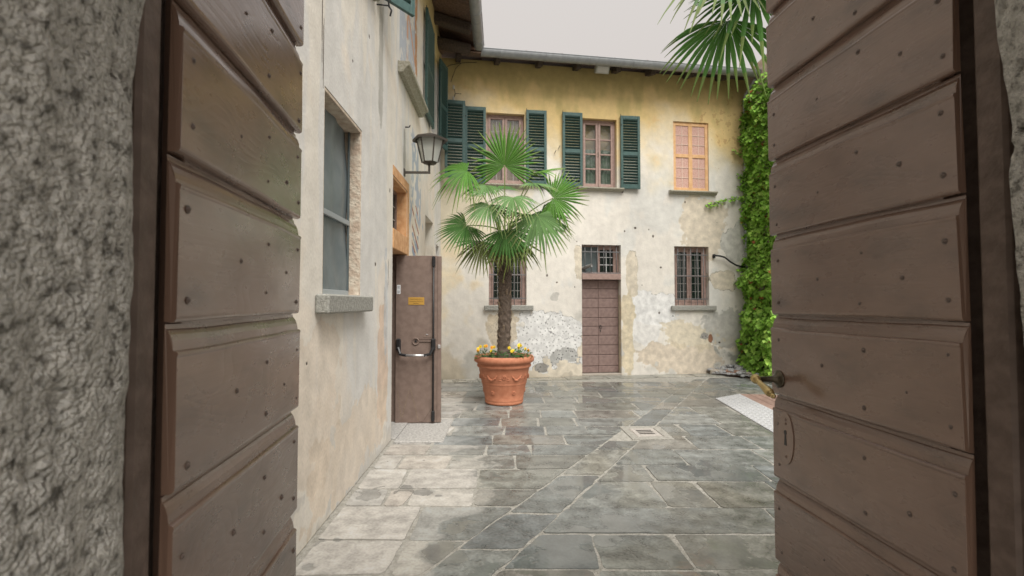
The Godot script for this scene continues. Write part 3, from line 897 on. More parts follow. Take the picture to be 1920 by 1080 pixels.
# ------------------------------------------------------------------ side facade
func side_building() -> void:
	var tr := Transform3D(Basis(Vector3(-0.02, 0, -1).normalized(), Vector3.UP, Vector3(1, 0, -0.02).normalized()), Vector3(-1.30, 0, 0))
	var b := thing("side_house", "cream plastered house wall with faded frescoes and an orange framed doorway", "house", tr)
	var op := [[3.46, 4.40, 1.665, 3.19, 0.16], [5.66, 6.50, 0.0, 3.12, 0.9], [8.05, 8.95, 0.02, 3.09, 0.5], [9.35, 9.8, 0.02, 2.75, 0.3], [8.66, 9.40, 4.74, 6.40, 0.25]]
	part("wall", facade(0.45, 10.10, 7.2, op, 0.5, 10.1, 7.6, 3.0), M.plaster_side, b)
	# window closed by a grey insect screen
	var w := node("screened_window", b)
	var st := S()
	boxr(st, 3.462, 3.475, 1.667, 3.188, -0.155, -0.003)
	boxr(st, 4.372, 4.398, 1.667, 3.188, -0.155, -0.003, 0.004)
	boxr(st, 3.4755, 4.3715, 3.160, 3.188, -0.155, -0.003, 0.004)
	part("reveal", st, M.reveal_plaster, w)
	st = S(true)
	var n := 22
	for i in n:
		for j in n:
			var q := []
			for e in [[i, j], [i + 1, j], [i + 1, j + 1], [i, j + 1]]:
				var u := lerpf(3.476, 4.371, float(e[0]) / n)
				var v := lerpf(1.70, 3.16, float(e[1]) / n)
				q.append(Vector3(u, v, -0.125 + sin(u * 9.0 + v * 3.0) * 0.010 + sin(v * 7.0 - u * 4.0) * 0.009 + sin(u * 24.0 + sin(v * 3.0) * 2.0) * 0.006))
			quad(st, q[0], q[1], q[2], q[3], Vector3.BACK)
	part("screen", st, M.screen_mesh, w)
	st = S()
	boxr(st, 3.476, 4.371, 1.667, 1.71, -0.128, -0.10, 0.004)
	part("screen_rail", st, M.screen_frame, w)
	st = S()
	boxr(st, 3.476, 4.371, 2.30, 2.345, -0.118, -0.095, 0.004)
	part("screen_rail", st, M.screen_frame, w)
	st = S()
	boxr(st, 4.345, 4.3715, 1.71, 3.16, -0.115, -0.098, 0.003)
	part("screen_edge", st, M.vent_board, w)
	sill(w, 3.32, 4.47, 1.663, 0.10, 0.14, M.grey_sill_stone)
	# doorway
	var d := node("doorway", b)
	st = S()
	boxr(st, 5.645, 6.60, 3.12, 3.24, 0.001, 0.007)
	boxr(st, 6.502, 6.62, 0.0, 3.12, 0.001, 0.007)
	part("painted_border", st, M.orange_plaster, d)
	st = S()
	boxr(st, 6.47, 6.498, 2.29, 3.10, -0.16, -0.001, 0.004)
	boxr(st, 5.662, 6.4695, 3.09, 3.118, -0.16, -0.001, 0.004)
	part("painted_reveal", st, M.orange_plaster, d)
	st = S()
	boxr(st, 5.662, 6.498, 2.25, 2.49, -0.20, 0.012, 0.008)
	part("beam", st, M.orange_plaster, d)
	st = S()
	boxr(st, 5.662, 6.469, 2.492, 2.53, -0.17, -0.13, 0.003)
	boxr(st, 5.662, 6.469, 3.05, 3.089, -0.17, -0.13, 0.003)
	boxr(st, 6.425, 6.469, 2.53, 3.05, -0.17, -0.13, 0.003)
	part("transom_frame", st, M.door_paint, d)
	st = S()
	boxr(st, 5.664, 6.425, 2.53, 3.05, -0.162, -0.154)
	part("transom_pane", st, M.dark_glass, d)
	lead_grid(d, 5.664, 6.425, 2.53, 3.05, -0.153, 5, 3, 0.006, M.lead)
	st = S()
	boxr(st, 6.44, 6.498, 0.02, 2.248, -0.24, -0.10, 0.004)
	boxr(st, 5.662, 5.72, 0.02, 2.248, -0.24, -0.10, 0.004)
	part("door_frame", st, M.door_paint, d)
	st = S()
	boxr(st, 5.72, 6.44, 0.02, 2.25, -0.88, -0.86)
	part("inner_door", st, M.door_paint, d)
	st = S()
	boxr(st, 5.665, 6.495, -0.02, 0.022, -0.85, 0.05, 0.006)
	boxr(st, 5.55, 6.62, -0.02, 0.012, 0.052, 0.62, 0.008)
	part("doorstep", st, M.step_stone, d)
	# painted upper sham window keeps a real stone sill
	sill(b, 5.86, 7.35, 4.60, 0.15, 0.13, M.sill_stone, true)
	sill(b, 3.9, 4.75, 4.74, 0.12, 0.10, M.sill_stone, true)
	# first floor window with shutters folded back
	shutter(b, Transform3D(Basis(), Vector3(7.74, 4.72, 0.03)), 0.80, 1.74)
	shutter(b, Transform3D(Basis(Vector3.UP, deg_to_rad(-14)), Vector3(9.40, 4.72, 0.03)), 0.42, 1.74)
	shutter(b, Transform3D(Basis(Vector3.UP, deg_to_rad(-80)), Vector3(9.86, 4.20, 0.10)), 0.42, 1.62)
	var w2 := node("window", b)
	st = S()
	boxr(st, 8.665, 9.395, 4.745, 6.395, -0.20, -0.16, 0.003)
	part("pane", st, M.dark_glass, w2)
	# shutter of the nearer upper window, half open
	shutter(b, Transform3D(Basis(Vector3.UP, deg_to_rad(-38)), Vector3(4.84, 4.75, 0.02)), 0.46, 1.7)
	# hooks in the wall
	st = S(true)
	tube(st, [Vector3(4.86, 4.68, 0.0), Vector3(4.88, 4.68, 0.12)], [0.008], 6)
	tube(st, [Vector3(4.88, 4.80, 0.10), Vector3(4.90, 4.76, 0.14), Vector3(4.86, 4.72, 0.12), Vector3(4.90, 4.68, 0.12), Vector3(4.88, 4.63, 0.15), Vector3(4.90, 4.58, 0.13)], [0.010], 6)
	part("iron_hook", st, M.black_iron, b)
	st = S(true)
	tube(st, [Vector3(6.35, 3.95, 0.0), Vector3(6.35, 3.95, 0.05), Vector3(6.37, 3.98, 0.06)], [0.009], 6)
	part("iron_hook", st, M.black_iron, b)
	# deep eaves: boards, rafters, gutter
	var rf := node("roof", b)
	var tilt := Basis(Vector3.BACK, 0.0) * Basis(Vector3.RIGHT, deg_to_rad(17))
	for i in 16:
		st = S()
		box(st, Vector3(5.32 + i * 0.33 , 7.12, 0.18) + tilt * Vector3(0, 0, -0.25), Vector3(0.322, 0.028, 1.9), 0.004, tilt)
		part("board", st, M.timber, rf)
	for i in 4:
		st = S()
		box(st, Vector3(5.9 + i * 1.03, 7.00, 0.10) + tilt * Vector3(0, 0, -0.1), Vector3(0.15, 0.18, 1.45), 0.02, tilt * Basis(Vector3.BACK, rng.randf_range(-0.08, 0.08)))
		part("rafter", st, M.old_beam, rf)
	st = S(true)
	tube(st, [Vector3(9.50, 6.86, -0.1), Vector3(9.51, 6.78, 0.30), Vector3(9.50, 6.70, 0.64)], [0.12, 0.115, 0.10], 9)
	part("corner_beam", st, M.old_beam, rf)
	st = S()
	box(st, Vector3(7.75, 7.18, 0.18) + tilt * Vector3(0, 0, -0.25), Vector3(5.2, 0.06, 1.9), 0.0, tilt)
	part("covering", st, M.roof_clay, rf)
	st = S()
	gutter(st, 5.1, 9.55, 6.80, 0.82, 0.10)
	part("gutter", st, M.zinc, b)
	door_leaf(tr)
	lantern(tr)

# brown door leaf standing open with its crash bar
func door_leaf(tr: Transform3D) -> void:
	var t := tr * Transform3D(Basis(Vector3.UP, deg_to_rad(-88.9)), Vector3(6.40, 0.02, -0.115))
	# local: x runs out of the doorway, y up, z towards the gate
	var o := thing("door_leaf", "brown painted door standing open with a crash bar and brass plaque", "door", t)
	var st := S()
	boxr(st, 0.0, 0.545, 0.0, 2.21, -0.022, 0.022, 0.003)
	part("panel", st, M.door_paint, o)
	st = S()
	boxr(st, 0.5455, 0.60, 0.0, 2.205, -0.03, 0.016, 0.005)
	part("edge_batten", st, M.door_paint, o)
	# repaired splits at the foot
	for q in [[0.03, 0.42, 0.08, 0.08], [0.09, 0.06, 0.18, 0.42], [0.20, 0.45, 0.31, 0.02], [0.37, 0.02, 0.50, 0.22], [0.31, 0.02, 0.37, 0.01]]:
		st = S()
		var a := Vector3(q[0], q[1], 0.0225)
		var c := Vector3(q[2], q[3], 0.0225)
		var dir := (c - a)
		box(st, (a + c) * 0.5, Vector3(0.006, dir.length(), 0.0016), 0.0, Basis(Vector3.BACK, atan2(-dir.x, dir.y)))
		part("crack", st, M.palm_stub if q[2] < 0.32 else M.post_paint, o)
	st = S(true)
	tube(st, [Vector3(0.50, 0.05, 0.05), Vector3(0.50, 2.18, 0.05)], [0.012], 8)
	part("rod", st, M.black_iron, o)
	st = S()
	box(st, Vector3(0.50, 2.13, 0.045), Vector3(0.042, 0.14, 0.045), 0.012)
	box(st, Vector3(0.50, 0.09, 0.045), Vector3(0.042, 0.14, 0.045), 0.012)
	part("rod_guide", st, M.black_iron, o)
	for x in [0.045, 0.50]:
		st = S()
		box(st, Vector3(x, 1.03, 0.052), Vector3(0.058, 0.16, 0.06), 0.02)
		var inw := 1.0 if x < 0.2 else -1.0
		tube(st, [Vector3(x, 0.99, 0.07), Vector3(x + inw * 0.035, 0.91, 0.11), Vector3(x + inw * 0.11, 0.895, 0.12)], [0.022, 0.02, 0.02], 8)
		part("crash_bar_arm", st, M.black_iron, o)
	st = S(true)
	tube(st, [Vector3(0.13, 0.895, 0.12), Vector3(0.42, 0.895, 0.12)], [0.0155], 10)
	part("crash_bar", st, M.steel_bar, o)
	st = S()
	box(st, Vector3(0.575, 1.0, 0.02), Vector3(0.035, 0.05, 0.03), 0.006)
	part("latch", st, M.steel_bar, o)
	var pl := node("plaque", o)
	st = S()
	boxr(st, 0.165, 0.375, 1.555, 1.655, 0.0222, 0.027, 0.002)
	part("plate", st, M.plaque_brass, pl)
	for r in [[1.628, 0.19, 0.35], [1.600, 0.18, 0.36], [1.574, 0.23, 0.30]]:
		st = S()
		var pts := []
		var k := 26
		for i in k + 1:
			pts.append(Vector3(lerpf(r[1], r[2], float(i) / k), r[0] + sin(i * 2.1) * 0.006 + sin(i * 0.9) * 0.003, 0.0272))
		tube(st, pts, [0.0016], 4)
		part("script_line", st, M.ink, pl)
	var tk := node("notice", o)
	st = S()
	boxr(st, 0.012, 0.062, 1.70, 1.82, 0.0222, 0.0232)
	part("paper", st, M.paper, tk)
	for r in [1.795, 1.778, 1.735, 1.718]:
		st = S()
		boxr(st, 0.016, 0.052, r - 0.004, r + 0.004, 0.0233, 0.0238)
		part("print_line", st, M.paper_ink, tk)
	st = S(true)
	var ring := []
	for i in 17:
		ring.append(Vector3(0.265 + cos(TAU * i / 16) * 0.042, 1.07 + sin(TAU * i / 16) * 0.042, 0.03))
	tube(st, ring, [0.008], 6, false)
	part("lock_ring", st, M.door_paint, o)
	st = S()
	boxr(st, 0.30, 0.485, 1.062, 1.075, 0.0222, 0.034, 0.002)
	boxr(st, 0.29, 0.485, 1.095, 1.102, 0.0222, 0.027)
	part("bolt", st, M.post_paint, o)
	st = S()
	boxr(st, 0.25, 0.28, 1.055, 1.085, 0.0222, 0.026, 0.002)
	part("keyhole", st, M.black_iron, o)
	st = S()
	boxr(st, 0.365, 0.47, 1.12, 1.21, 0.0222, 0.0262, 0.002)
	part("lock_cover", st, M.door_paint, o)
	st = S()
	boxr(st, 0.40, 0.43, 1.155, 1.168, 0.0263, 0.032, 0.002)
	part("escutcheon", st, M.steel_bar, o)

func lantern(tr: Transform3D) -> void:
	var o := thing("wall_lantern", "dark metal six sided lantern with frosted glass on a wall bracket", "lantern", tr * Transform3D(Basis(Vector3.UP, 0.0), Vector3(6.28, 3.32, 0.0)) * Transform3D(Basis().scaled(Vector3(0.9, 0.95, 0.95)), Vector3.ZERO))
	var st := S()
	boxr(st, -0.04, 0.04, -0.05, 0.05, 0.001, 0.016, 0.004)
	boxr(st, -0.014, 0.014, -0.016, 0.016, 0.016, 0.365, 0.003)
	boxr(st, -0.0135, 0.0135, 0.0165, 0.13, 0.336, 0.3645, 0.003)
	part("bracket", st, M.lantern_metal, o)
	var c := Vector3(0, 0.12, 0.36)
	var hexa := func(r: float, y: float, k: int) -> Vector3: return c + Vector3(cos(TAU * k / 6 + PI / 2 + 0.06) * r, y, sin(TAU * k / 6 + PI / 2 + 0.06) * r)
	st = S()
	for k in 6:
		for q in [[0.02, -0.012, 0.085, 0.0], [0.085, 0.0, 0.112, 0.022]]:
			var a: Vector3 = hexa.call(q[0], q[1], k); var b2: Vector3 = hexa.call(q[0], q[1], k + 1)
			var d: Vector3 = hexa.call(q[2], q[3], k); var e: Vector3 = hexa.call(q[2], q[3], k + 1)
			quad(st, a, b2, e, d, (a + e) * 0.5 - c - Vector3(0, 0.3, 0))
	part("cup", st, M.lantern_metal, o)
	st = S()
	for k in 6:   # brim and low roof
		for q in [[0.185, 0.345, 0.245, 0.315], [0.245, 0.315, 0.25, 0.345], [0.25, 0.345, 0.03, 0.43], [0.03, 0.43, 0.0, 0.44]]:
			var a: Vector3 = hexa.call(q[0], q[1], k); var b2: Vector3 = hexa.call(q[0], q[1], k + 1)
			var d: Vector3 = hexa.call(q[2], q[3], k); var e: Vector3 = hexa.call(q[2], q[3], k + 1)
			var up := 1.0 if q[1] > 0.34 else -1.0
			quad(st, a, b2, e, d, (a + e) * 0.5 - c - Vector3(0, 0.2, 0) + Vector3(0, up * 0.3, 0))
	part("roof", st, M.lantern_metal, o)
	for k in 6:
		st = S()
		tube(st, [hexa.call(0.112, 0.02, k), hexa.call(0.19, 0.345, k)], [0.0095], 4)
		part("rib", st, M.lantern_metal, o)
		st = S()
		quad(st, hexa.call(0.106, 0.024, k), hexa.call(0.106, 0.024, k + 1), hexa.call(0.182, 0.34, k + 1), hexa.call(0.182, 0.34, k), (hexa.call(0.15, 0.2, k) + hexa.call(0.15, 0.2, k + 1)) * 0.5 - c - Vector3(0, 0.2, 0))
		part("pane", st, M.lantern_glass, o)
	st = S(true)
	tube(st, [c + Vector3(0, 0.02, 0), c + Vector3(0, 0.10, 0)], [0.018], 8)
	ball(st, c + Vector3(0, 0.15, 0), Vector3(0.032, 0.055, 0.032))
	part("bulb", st, M.porcelain, o)

# ------------------------------------------------------------------ gate
# boards with a moulded upper edge; local x along the leaf from hinge, y up, z the face
func gate_leaf(o: Node3D, w: float, joints: Array, sd: int, near: float, far: float) -> void:
	var r := RandomNumberGenerator.new()
	r.seed = sd
	for i in joints.size() - 1:
		var y0: float = joints[i]
		var y1: float = joints[i + 1]
		var st := S()
		# profile in (z, y): eased lower edge, ogee along the upper one
		var pr := [Vector2(-0.018, y0 + 0.002), Vector2(-0.008, y0 + 0.002), Vector2(-0.003, y0 + 0.004), Vector2(-0.0008, y0 + 0.007), Vector2(0.0, y0 + 0.011)]
		pr.append_array([Vector2(0.0, y1 - 0.050), Vector2(0.0010, y1 - 0.0475), Vector2(0.0012, y1 - 0.045), Vector2(0.0002, y1 - 0.0425), Vector2(-0.0020, y1 - 0.0408), Vector2(-0.0058, y1 - 0.040), Vector2(-0.0062, y1 - 0.034), Vector2(-0.0075, y1 - 0.026), Vector2(-0.0105, y1 - 0.017), Vector2(-0.0140, y1 - 0.011), Vector2(-0.0160, y1 - 0.009), Vector2(-0.0170, y1 - 0.002), Vector2(-0.018, y1 - 0.002)])
		var seg := 14
		var at := func(k: int, p: Vector2) -> Vector3:
			var x := w * k / seg
			var wave := sin(x * 9.0 + y0 * 31.0) * 0.0012 + sin(x * 23.0 + y0 * 11.0) * 0.0006
			if k == 0: x += sin(p.y * 60.0 + sd) * 0.0018
			if k == seg: x += sin(p.y * 47.0 + sd * 2.0) * 0.003
			return Vector3(x, p.y + (wave if p.x > -0.0175 else 0.0), p.x + (wave * 0.6 if p.x > -0.0175 else 0.0))
		var run := 0.0
		for j in pr.size() - 1:
			var d: Vector2 = pr[j + 1] - pr[j]
			for k in seg:
				var ua := w * k / seg + i * 0.37
				var ub := w * (k + 1) / seg + i * 0.37
				var va := run + i * 0.271
				var vb := run + d.length() + i * 0.271
				quad(st, at.call(k, pr[j]), at.call(k + 1, pr[j]), at.call(k + 1, pr[j + 1]), at.call(k, pr[j + 1]), Vector3(0, -d.x, d.y), Vector2(ua, va), Vector2(ub, va), Vector2(ub, vb), Vector2(ua, vb))
			run += d.length()
		var flat := PackedVector2Array(pr)
		var id := Geometry2D.triangulate_polygon(flat)
		for e in [0, seg]:
			for t in range(0, id.size(), 3):
				tri(st, at.call(e, pr[id[t]]), at.call(e, pr[id[t + 1]]), at.call(e, pr[id[t + 2]]), Vector3(-1 if e == 0 else 1, 0, 0))
		var bd := part("board", st, M.gate_paint, o)
		var h := y1 - y0
		for q in [[0.05, 0.22], [0.05, 0.76], [0.36, 0.5], [0.60, 0.2], [0.60, 0.75], [0.80, 0.42], [0.955, 0.16], [0.955, 0.80]]:
			if r.randf() < 0.10:
				continue
			var p := Vector3(w * (q[0] + r.randf_range(-0.012, 0.012)), y0 + h * 0.86 * (q[1] + r.randf_range(-0.07, 0.07)), 0.0)
			part("nail", M.nail_mesh, M.nail_iron, bd, p, Basis(Vector3.BACK, r.randf() * TAU).scaled(Vector3.ONE * r.randf_range(0.55, 0.72)))
	var st2 := S()
	boxr(st2, near, w - far, joints[0], joints[joints.size() - 1], -0.052, -0.0185, 0.002)
	part("backing", st2, M.gate_paint, o)

func gate() -> void:
	var st := S(true)
	# hand-made nail: a worn dome standing in a dimple of paint
	lathe(st, [Vector2(0.0100, 0.0), Vector2(0.0085, 0.0012), Vector2(0.0068, 0.0003), Vector2(0.0062, 0.0003), Vector2(0.0052, 0.0034), Vector2(0.0028, 0.0052), Vector2(0, 0.0056)], 9, Vector3.ZERO, func(a, y): return sin(a * 3.0 + y * 900.0) * 0.0005)
	var raw := done(st)
	var st2 := SurfaceTool.new()
	st2.begin(Mesh.PRIMITIVE_TRIANGLES)
	st2.append_from(raw, 0, Transform3D(Basis(Vector3.RIGHT, deg_to_rad(90)), Vector3.ZERO))
	M.nail_mesh = st2.commit()
	# hinge side first; the faces look into the opening
	var a := Vector3(-0.480, 0, -0.69)
	var c := Vector3(-0.5525, 0, -1.25)
	var dx := (c - a).normalized()
	var o := thing("gate_leaf", "brown boarded gate leaf with plain nailed boards, opposite the brass handle", "gate", Transform3D(Basis(dx, Vector3.UP, dx.cross(Vector3.UP)), a), "leaves of the open gate")
	gate_leaf(o, (c - a).length(), [0.03, 0.285, 0.545, 0.805, 1.065, 1.325, 1.571, 1.817, 2.045, 2.275, 2.52, 2.76], 3, 0.045, 0.004)
	a = Vector3(0.858, 0, -0.92)
	c = Vector3(0.820, 0, -1.52)
	dx = (a - c).normalized()
	# x must run from hinge for the shared builder, so this leaf is built from its free edge
	o = thing("gate_leaf", "brown boarded gate leaf carrying a brass lever handle and oval keyhole plate", "gate", Transform3D(Basis(dx, Vector3.UP, dx.cross(Vector3.UP)), c), "leaves of the open gate")
	gate_leaf(o, (c - a).length(), [0.03, 0.285, 0.545, 0.80, 1.055, 1.313, 1.563, 1.811, 2.05, 2.285, 2.53, 2.76], 8, 0.004, 0.045)
	# lever handle on its rose
	var h := node("handle", o, Transform3D(Basis().scaled(Vector3.ONE * 0.86), Vector3(0.035, 1.366, 0.0)))
	st = S(true)
	var rot := Basis(Vector3.RIGHT, deg_to_rad(90))
	var prof := [Vector2(0.030, 0.0), Vector2(0.031, 0.004), Vector2(0.026, 0.007), Vector2(0.020, 0.010), Vector2(0.016, 0.016), Vector2(0.011, 0.024), Vector2(0.0095, 0.05), Vector2(0.0095, 0.078), Vector2(0.012, 0.080)]
	var tmp := S(true)
	lathe(tmp, prof, 20)
	st.append_from(done(tmp), 0, Transform3D(rot, Vector3.ZERO))
	part("rose", st, M.dark_brass, h)
	tmp = S(true)
	lathe(tmp, [Vector2(0, -0.018), Vector2(0.010, -0.017), Vector2(0.0155, -0.010), Vector2(0.0165, 0.0), Vector2(0.0155, 0.008), Vector2(0.009, 0.016), Vector2(0.0085, 0.022), Vector2(0.0105, 0.026), Vector2(0.009, 0.031), Vector2(0.011, 0.05), Vector2(0.0145, 0.075), Vector2(0.015, 0.088), Vector2(0.011, 0.099), Vector2(0.006, 0.102), Vector2(0.0085, 0.107), Vector2(0.0085, 0.112), Vector2(0.005, 0.117), Vector2(0, 0.118)], 16)
	st = S(true)
	st.append_from(done(tmp), 0, Transform3D(Basis(Vector3.BACK, deg_to_rad(-112)), Vector3(-0.004, 0.0, 0.084)))
	part("lever", st, M.brass, h)
	# painted-over oval keyhole plate
	var ov := PackedVector2Array()
	for i in 28:
		ov.append(Vector2(cos(TAU * i / 28) * 0.036, sin(TAU * i / 28) * 0.078))
	var kp := node("keyhole_plate", o, Transform3D(Basis(), Vector3(0.066, 1.195, 0.0)))
	st = S()
	prism(st, ov, 0.0005, 0.0035)
	part("plate", st, M.gate_paint, kp)
	st = S()
	var kh := PackedVector2Array()
	for i in 9:
		var t := deg_to_rad(-60 + 300.0 * i / 8)
		kh.append(Vector2(cos(t) * 0.0065, 0.016 + sin(t) * 0.0075))
	kh.append(Vector2(-0.006, -0.022)); kh.append(Vector2(0.006, -0.022))
	prism(st, kh, 0.003, 0.0042)
	part("keyhole", st, M.black_iron, kp)
	for y in [0.055, 0.043, -0.055]:
		part("screw", M.nail_mesh, M.gate_paint, kp, Vector3(0.002, y, 0.0035), Basis().scaled(Vector3(0.6, 0.6, 0.6)))

func rock(st: SurfaceTool, fn: Callable, nu: int, nv: int, out: Vector3) -> void:
	for i in nu:
		for j in nv:
			quad(st, fn.call(float(i) / nu, float(j) / nv), fn.call((i + 1.0) / nu, float(j) / nv), fn.call((i + 1.0) / nu, (j + 1.0) / nv), fn.call(float(i) / nu, (j + 1.0) / nv), out)

func gate_wall() -> void:
	var turn := 9.5
	var tr := Transform3D(Basis(Vector3.UP, deg_to_rad(turn)), Vector3(0.19, 0, -0.78))
	# local x along the wall, z towards the street
	var o := thing("gate_wall", "rough pitted stone gateway with brown wooden door frame", "gateway", tr)
	var f := FastNoiseLite.new()
	f.seed = 5
	f.frequency = 6.0
	f.fractal_octaves = 5
	var f2 := FastNoiseLite.new()
	f2.seed = 9
	f2.frequency = 15.0
	f2.noise_type = FastNoiseLite.TYPE_CELLULAR
	f2.fractal_octaves = 2
	var depth := 0.66
	for side in [-1.0, 1.0]:
		var edge := -0.664 if side < 0 else 0.655
		var st := S(true)
		# reveal: pitted by weather, arris worn
		var fn := func(a: float, b: float) -> Vector3:
			var y := b * 2.86
			var z := a * depth + 0.075
			var p := Vector3(0, y, z)
			var n := f.get_noise_3d(y * 0.75, z * 1.6, side * 3.0) * 0.014 + minf(0.0, f2.get_noise_3d(y * 0.8, z * 1.7, side * 7.0) + 0.70) * 0.12
			var arris := -0.02 * pow(maxf(0.0, 1.0 - a * 9.0), 2.0) 
			var lean := (0.014 * (y - 1.6)) if side < 0 else maxf(-0.02, 0.07 * (y - 1.6)) + 0.006 * sin(y * 9.0)
			p.x = edge - side * (n + arris + (lean if side < 0 else lean))
			return p
		rock(st, fn, 84, 300, Vector3(-side, 0, 0))
		# return faces towards court and street
		var c0 := func(a: float, b: float) -> Vector3:
			var q: Vector3 = fn.call(0.0, b)
			return Vector3(lerpf(q.x, edge + side * 1.2, a), q.y, q.z)
		rock(st, c0, 2, 300, Vector3(0, 0, -1))
		var c1 := func(a: float, b: float) -> Vector3:
			var q: Vector3 = fn.call(1.0, b)
			return Vector3(lerpf(q.x, edge + side * 1.2, a), q.y, q.z)
		rock(st, c1, 2, 300, Vector3(0, 0, 1))
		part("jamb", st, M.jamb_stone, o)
		st = S()
		var pin := 0.692 if side < 0 else 0.690
		boxr(st, side * pin, side * (pin + 0.052), 0.0, 2.84, 0.0, 0.05, 0.006)
		boxr(st, side * 0.738, side * 0.95, 0.0, 2.84, -0.14, -0.0005, 0.002)  # added filler behind the post; closes the gap so the slot stays dark
		part("post_and_filler", st, M.post_paint, o)
		st = S()
		boxr(st, side * 0.85, side * (2.29 if side < 0 else 6.8), 0.0, 3.3, 0.0, depth + 0.07)
		part("wall", st, M.reveal_plaster, o)
	# unseen covered passage to the street; length and whitewash set for gateway light
	var pas := node("passage", o)
	for q in [[-2.3, -1.9, 0.0, 3.3], [2.1, 2.5, 0.0, 3.3]]:
		var sp := S()
		boxr(sp, q[0], q[1], q[2], q[3], depth + 0.072, 1.8)
		part("side_wall", sp, M.whitewash, pas)
	var sc := S()
	boxr(sc, -2.3, 2.5, 3.302, 3.6, 0.0, 1.8)
	part("ceiling", sc, M.whitewash, pas)
	var st3 := S()
	boxr(st3, -0.849, 0.849, 2.86, 3.3, 0.0, depth + 0.07)
	part("lintel", st3, M.reveal_plaster, o)
	st3 = S()
	boxr(st3, -0.69, 0.688, 2.775, 2.855, 0.0, 0.05, 0.004)
	part("frame_head", st3, M.post_paint, o)

# ------------------------------------------------------------------ paving
func band_l(z: float) -> float: return -0.547 + 0.6006 * (z - 2.865)
func band_r(z: float) -> float: return -0.109 + 0.575 * (z - 2.865)

func rough_edge(poly: PackedVector2Array, amp: float) -> PackedVector2Array:
	var out := PackedVector2Array()
	for i in poly.size():
		var a := poly[i]
		var b := poly[(i + 1) % poly.size()]
		var n := maxi(1, int((b - a).length() / 0.11))
		var nn := (b - a).normalized().orthogonal()
		for k in n:
			var t := float(k) / n
			if k == 0:   # knock the corner off
				var l := poly[(i + poly.size() - 1) % poly.size()]
				var cut := minf(0.03, (b - a).length() * 0.2) * rng.randf_range(0.3, 1.0)
				out.append(a + (l - a).normalized() * minf(cut, (l - a).length() * 0.2))
				out.append(a + (b - a).normalized() * cut)
			else:
				out.append(a.lerp(b, t) + nn * rng.randf_range(-amp, amp))
	return out

func flag(parent: Node, poly: PackedVector2Array, tint: Color, amp := 0.006, lift := 0.0) -> void:
	if poly.size() < 3:
		return
	var area := 0.0
	for i in poly.size():
		area += poly[i].cross(poly[(i + 1) % poly.size()])
	if absf(area) < 0.012:
		return
	var p := rough_edge(poly, amp)
	var id := Geometry2D.triangulate_polygon(p)
	if id.is_empty():
		p = poly
		id = Geometry2D.triangulate_polygon(p)
	var st := S()
	cur = tint
	var y := rng.randf_range(-0.003, 0.003) + lift
	var tx := rng.randf_range(-0.004, 0.004)
	var tz := rng.randf_range(-0.004, 0.004)
	var mid := Vector2.ZERO
	for q in p: mid += q
	mid /= p.size()
	var T := func(q: Vector2, dy: float) -> Vector3: return Vector3(q.x, y + dy + (q.x - mid.x) * tx + (q.y - mid.y) * tz, -q.y)
	var UV := func(q: Vector2) -> Vector2: return Vector2((q.x - FX0) / FW, (q.y - FZ0) / FW)
	for i in range(0, id.size(), 3):
		tri(st, T.call(p[id[i]], 0), T.call(p[id[i + 1]], 0), T.call(p[id[i + 2]], 0), Vector3.UP, UV.call(p[id[i]]), UV.call(p[id[i + 1]]), UV.call(p[id[i + 2]]))
	for i in p.size():
		var a := p[i]
		var b := p[(i + 1) % p.size()]
		var o := ((a + b) * 0.5 - mid)
		quad(st, T.call(a, 0), T.call(b, 0), T.call(b, -0.03), T.call(a, -0.03), Vector3(o.x, 0, -o.y), UV.call(a), UV.call(b), UV.call(b), UV.call(a))
	part("flagstone", st, M.flagstone, parent)

func tint_for(c: Vector2) -> Color:
	var dryness: float = 1.0 - sm(-0.15, 0.15, c.x - (-0.52 + 0.24 * sm(2.8, 4.0, c.y) - 0.35 * sm(4.5, 5.4, c.y)) + rng.randf_range(-0.2, 0.2))
	var k := rng.randf()
	var wet := Color(0.345, 0.36, 0.358)
	if k < 0.2: wet = Color(0.37, 0.368, 0.345)
	elif k < 0.32: wet = Color(0.385, 0.365, 0.34)
	elif k < 0.52: wet = Color(0.30, 0.32, 0.332)
	elif k < 0.7: wet = Color(0.40, 0.41, 0.405)
	var dry := Color(0.46, 0.452, 0.44)
	k = rng.randf()
	if k < 0.22: dry = Color(0.455, 0.435, 0.41)
	elif k < 0.4: dry = Color(0.43, 0.43, 0.425)
	return wet.lerp(dry, dryness) * rng.randf_range(0.78, 1.08)

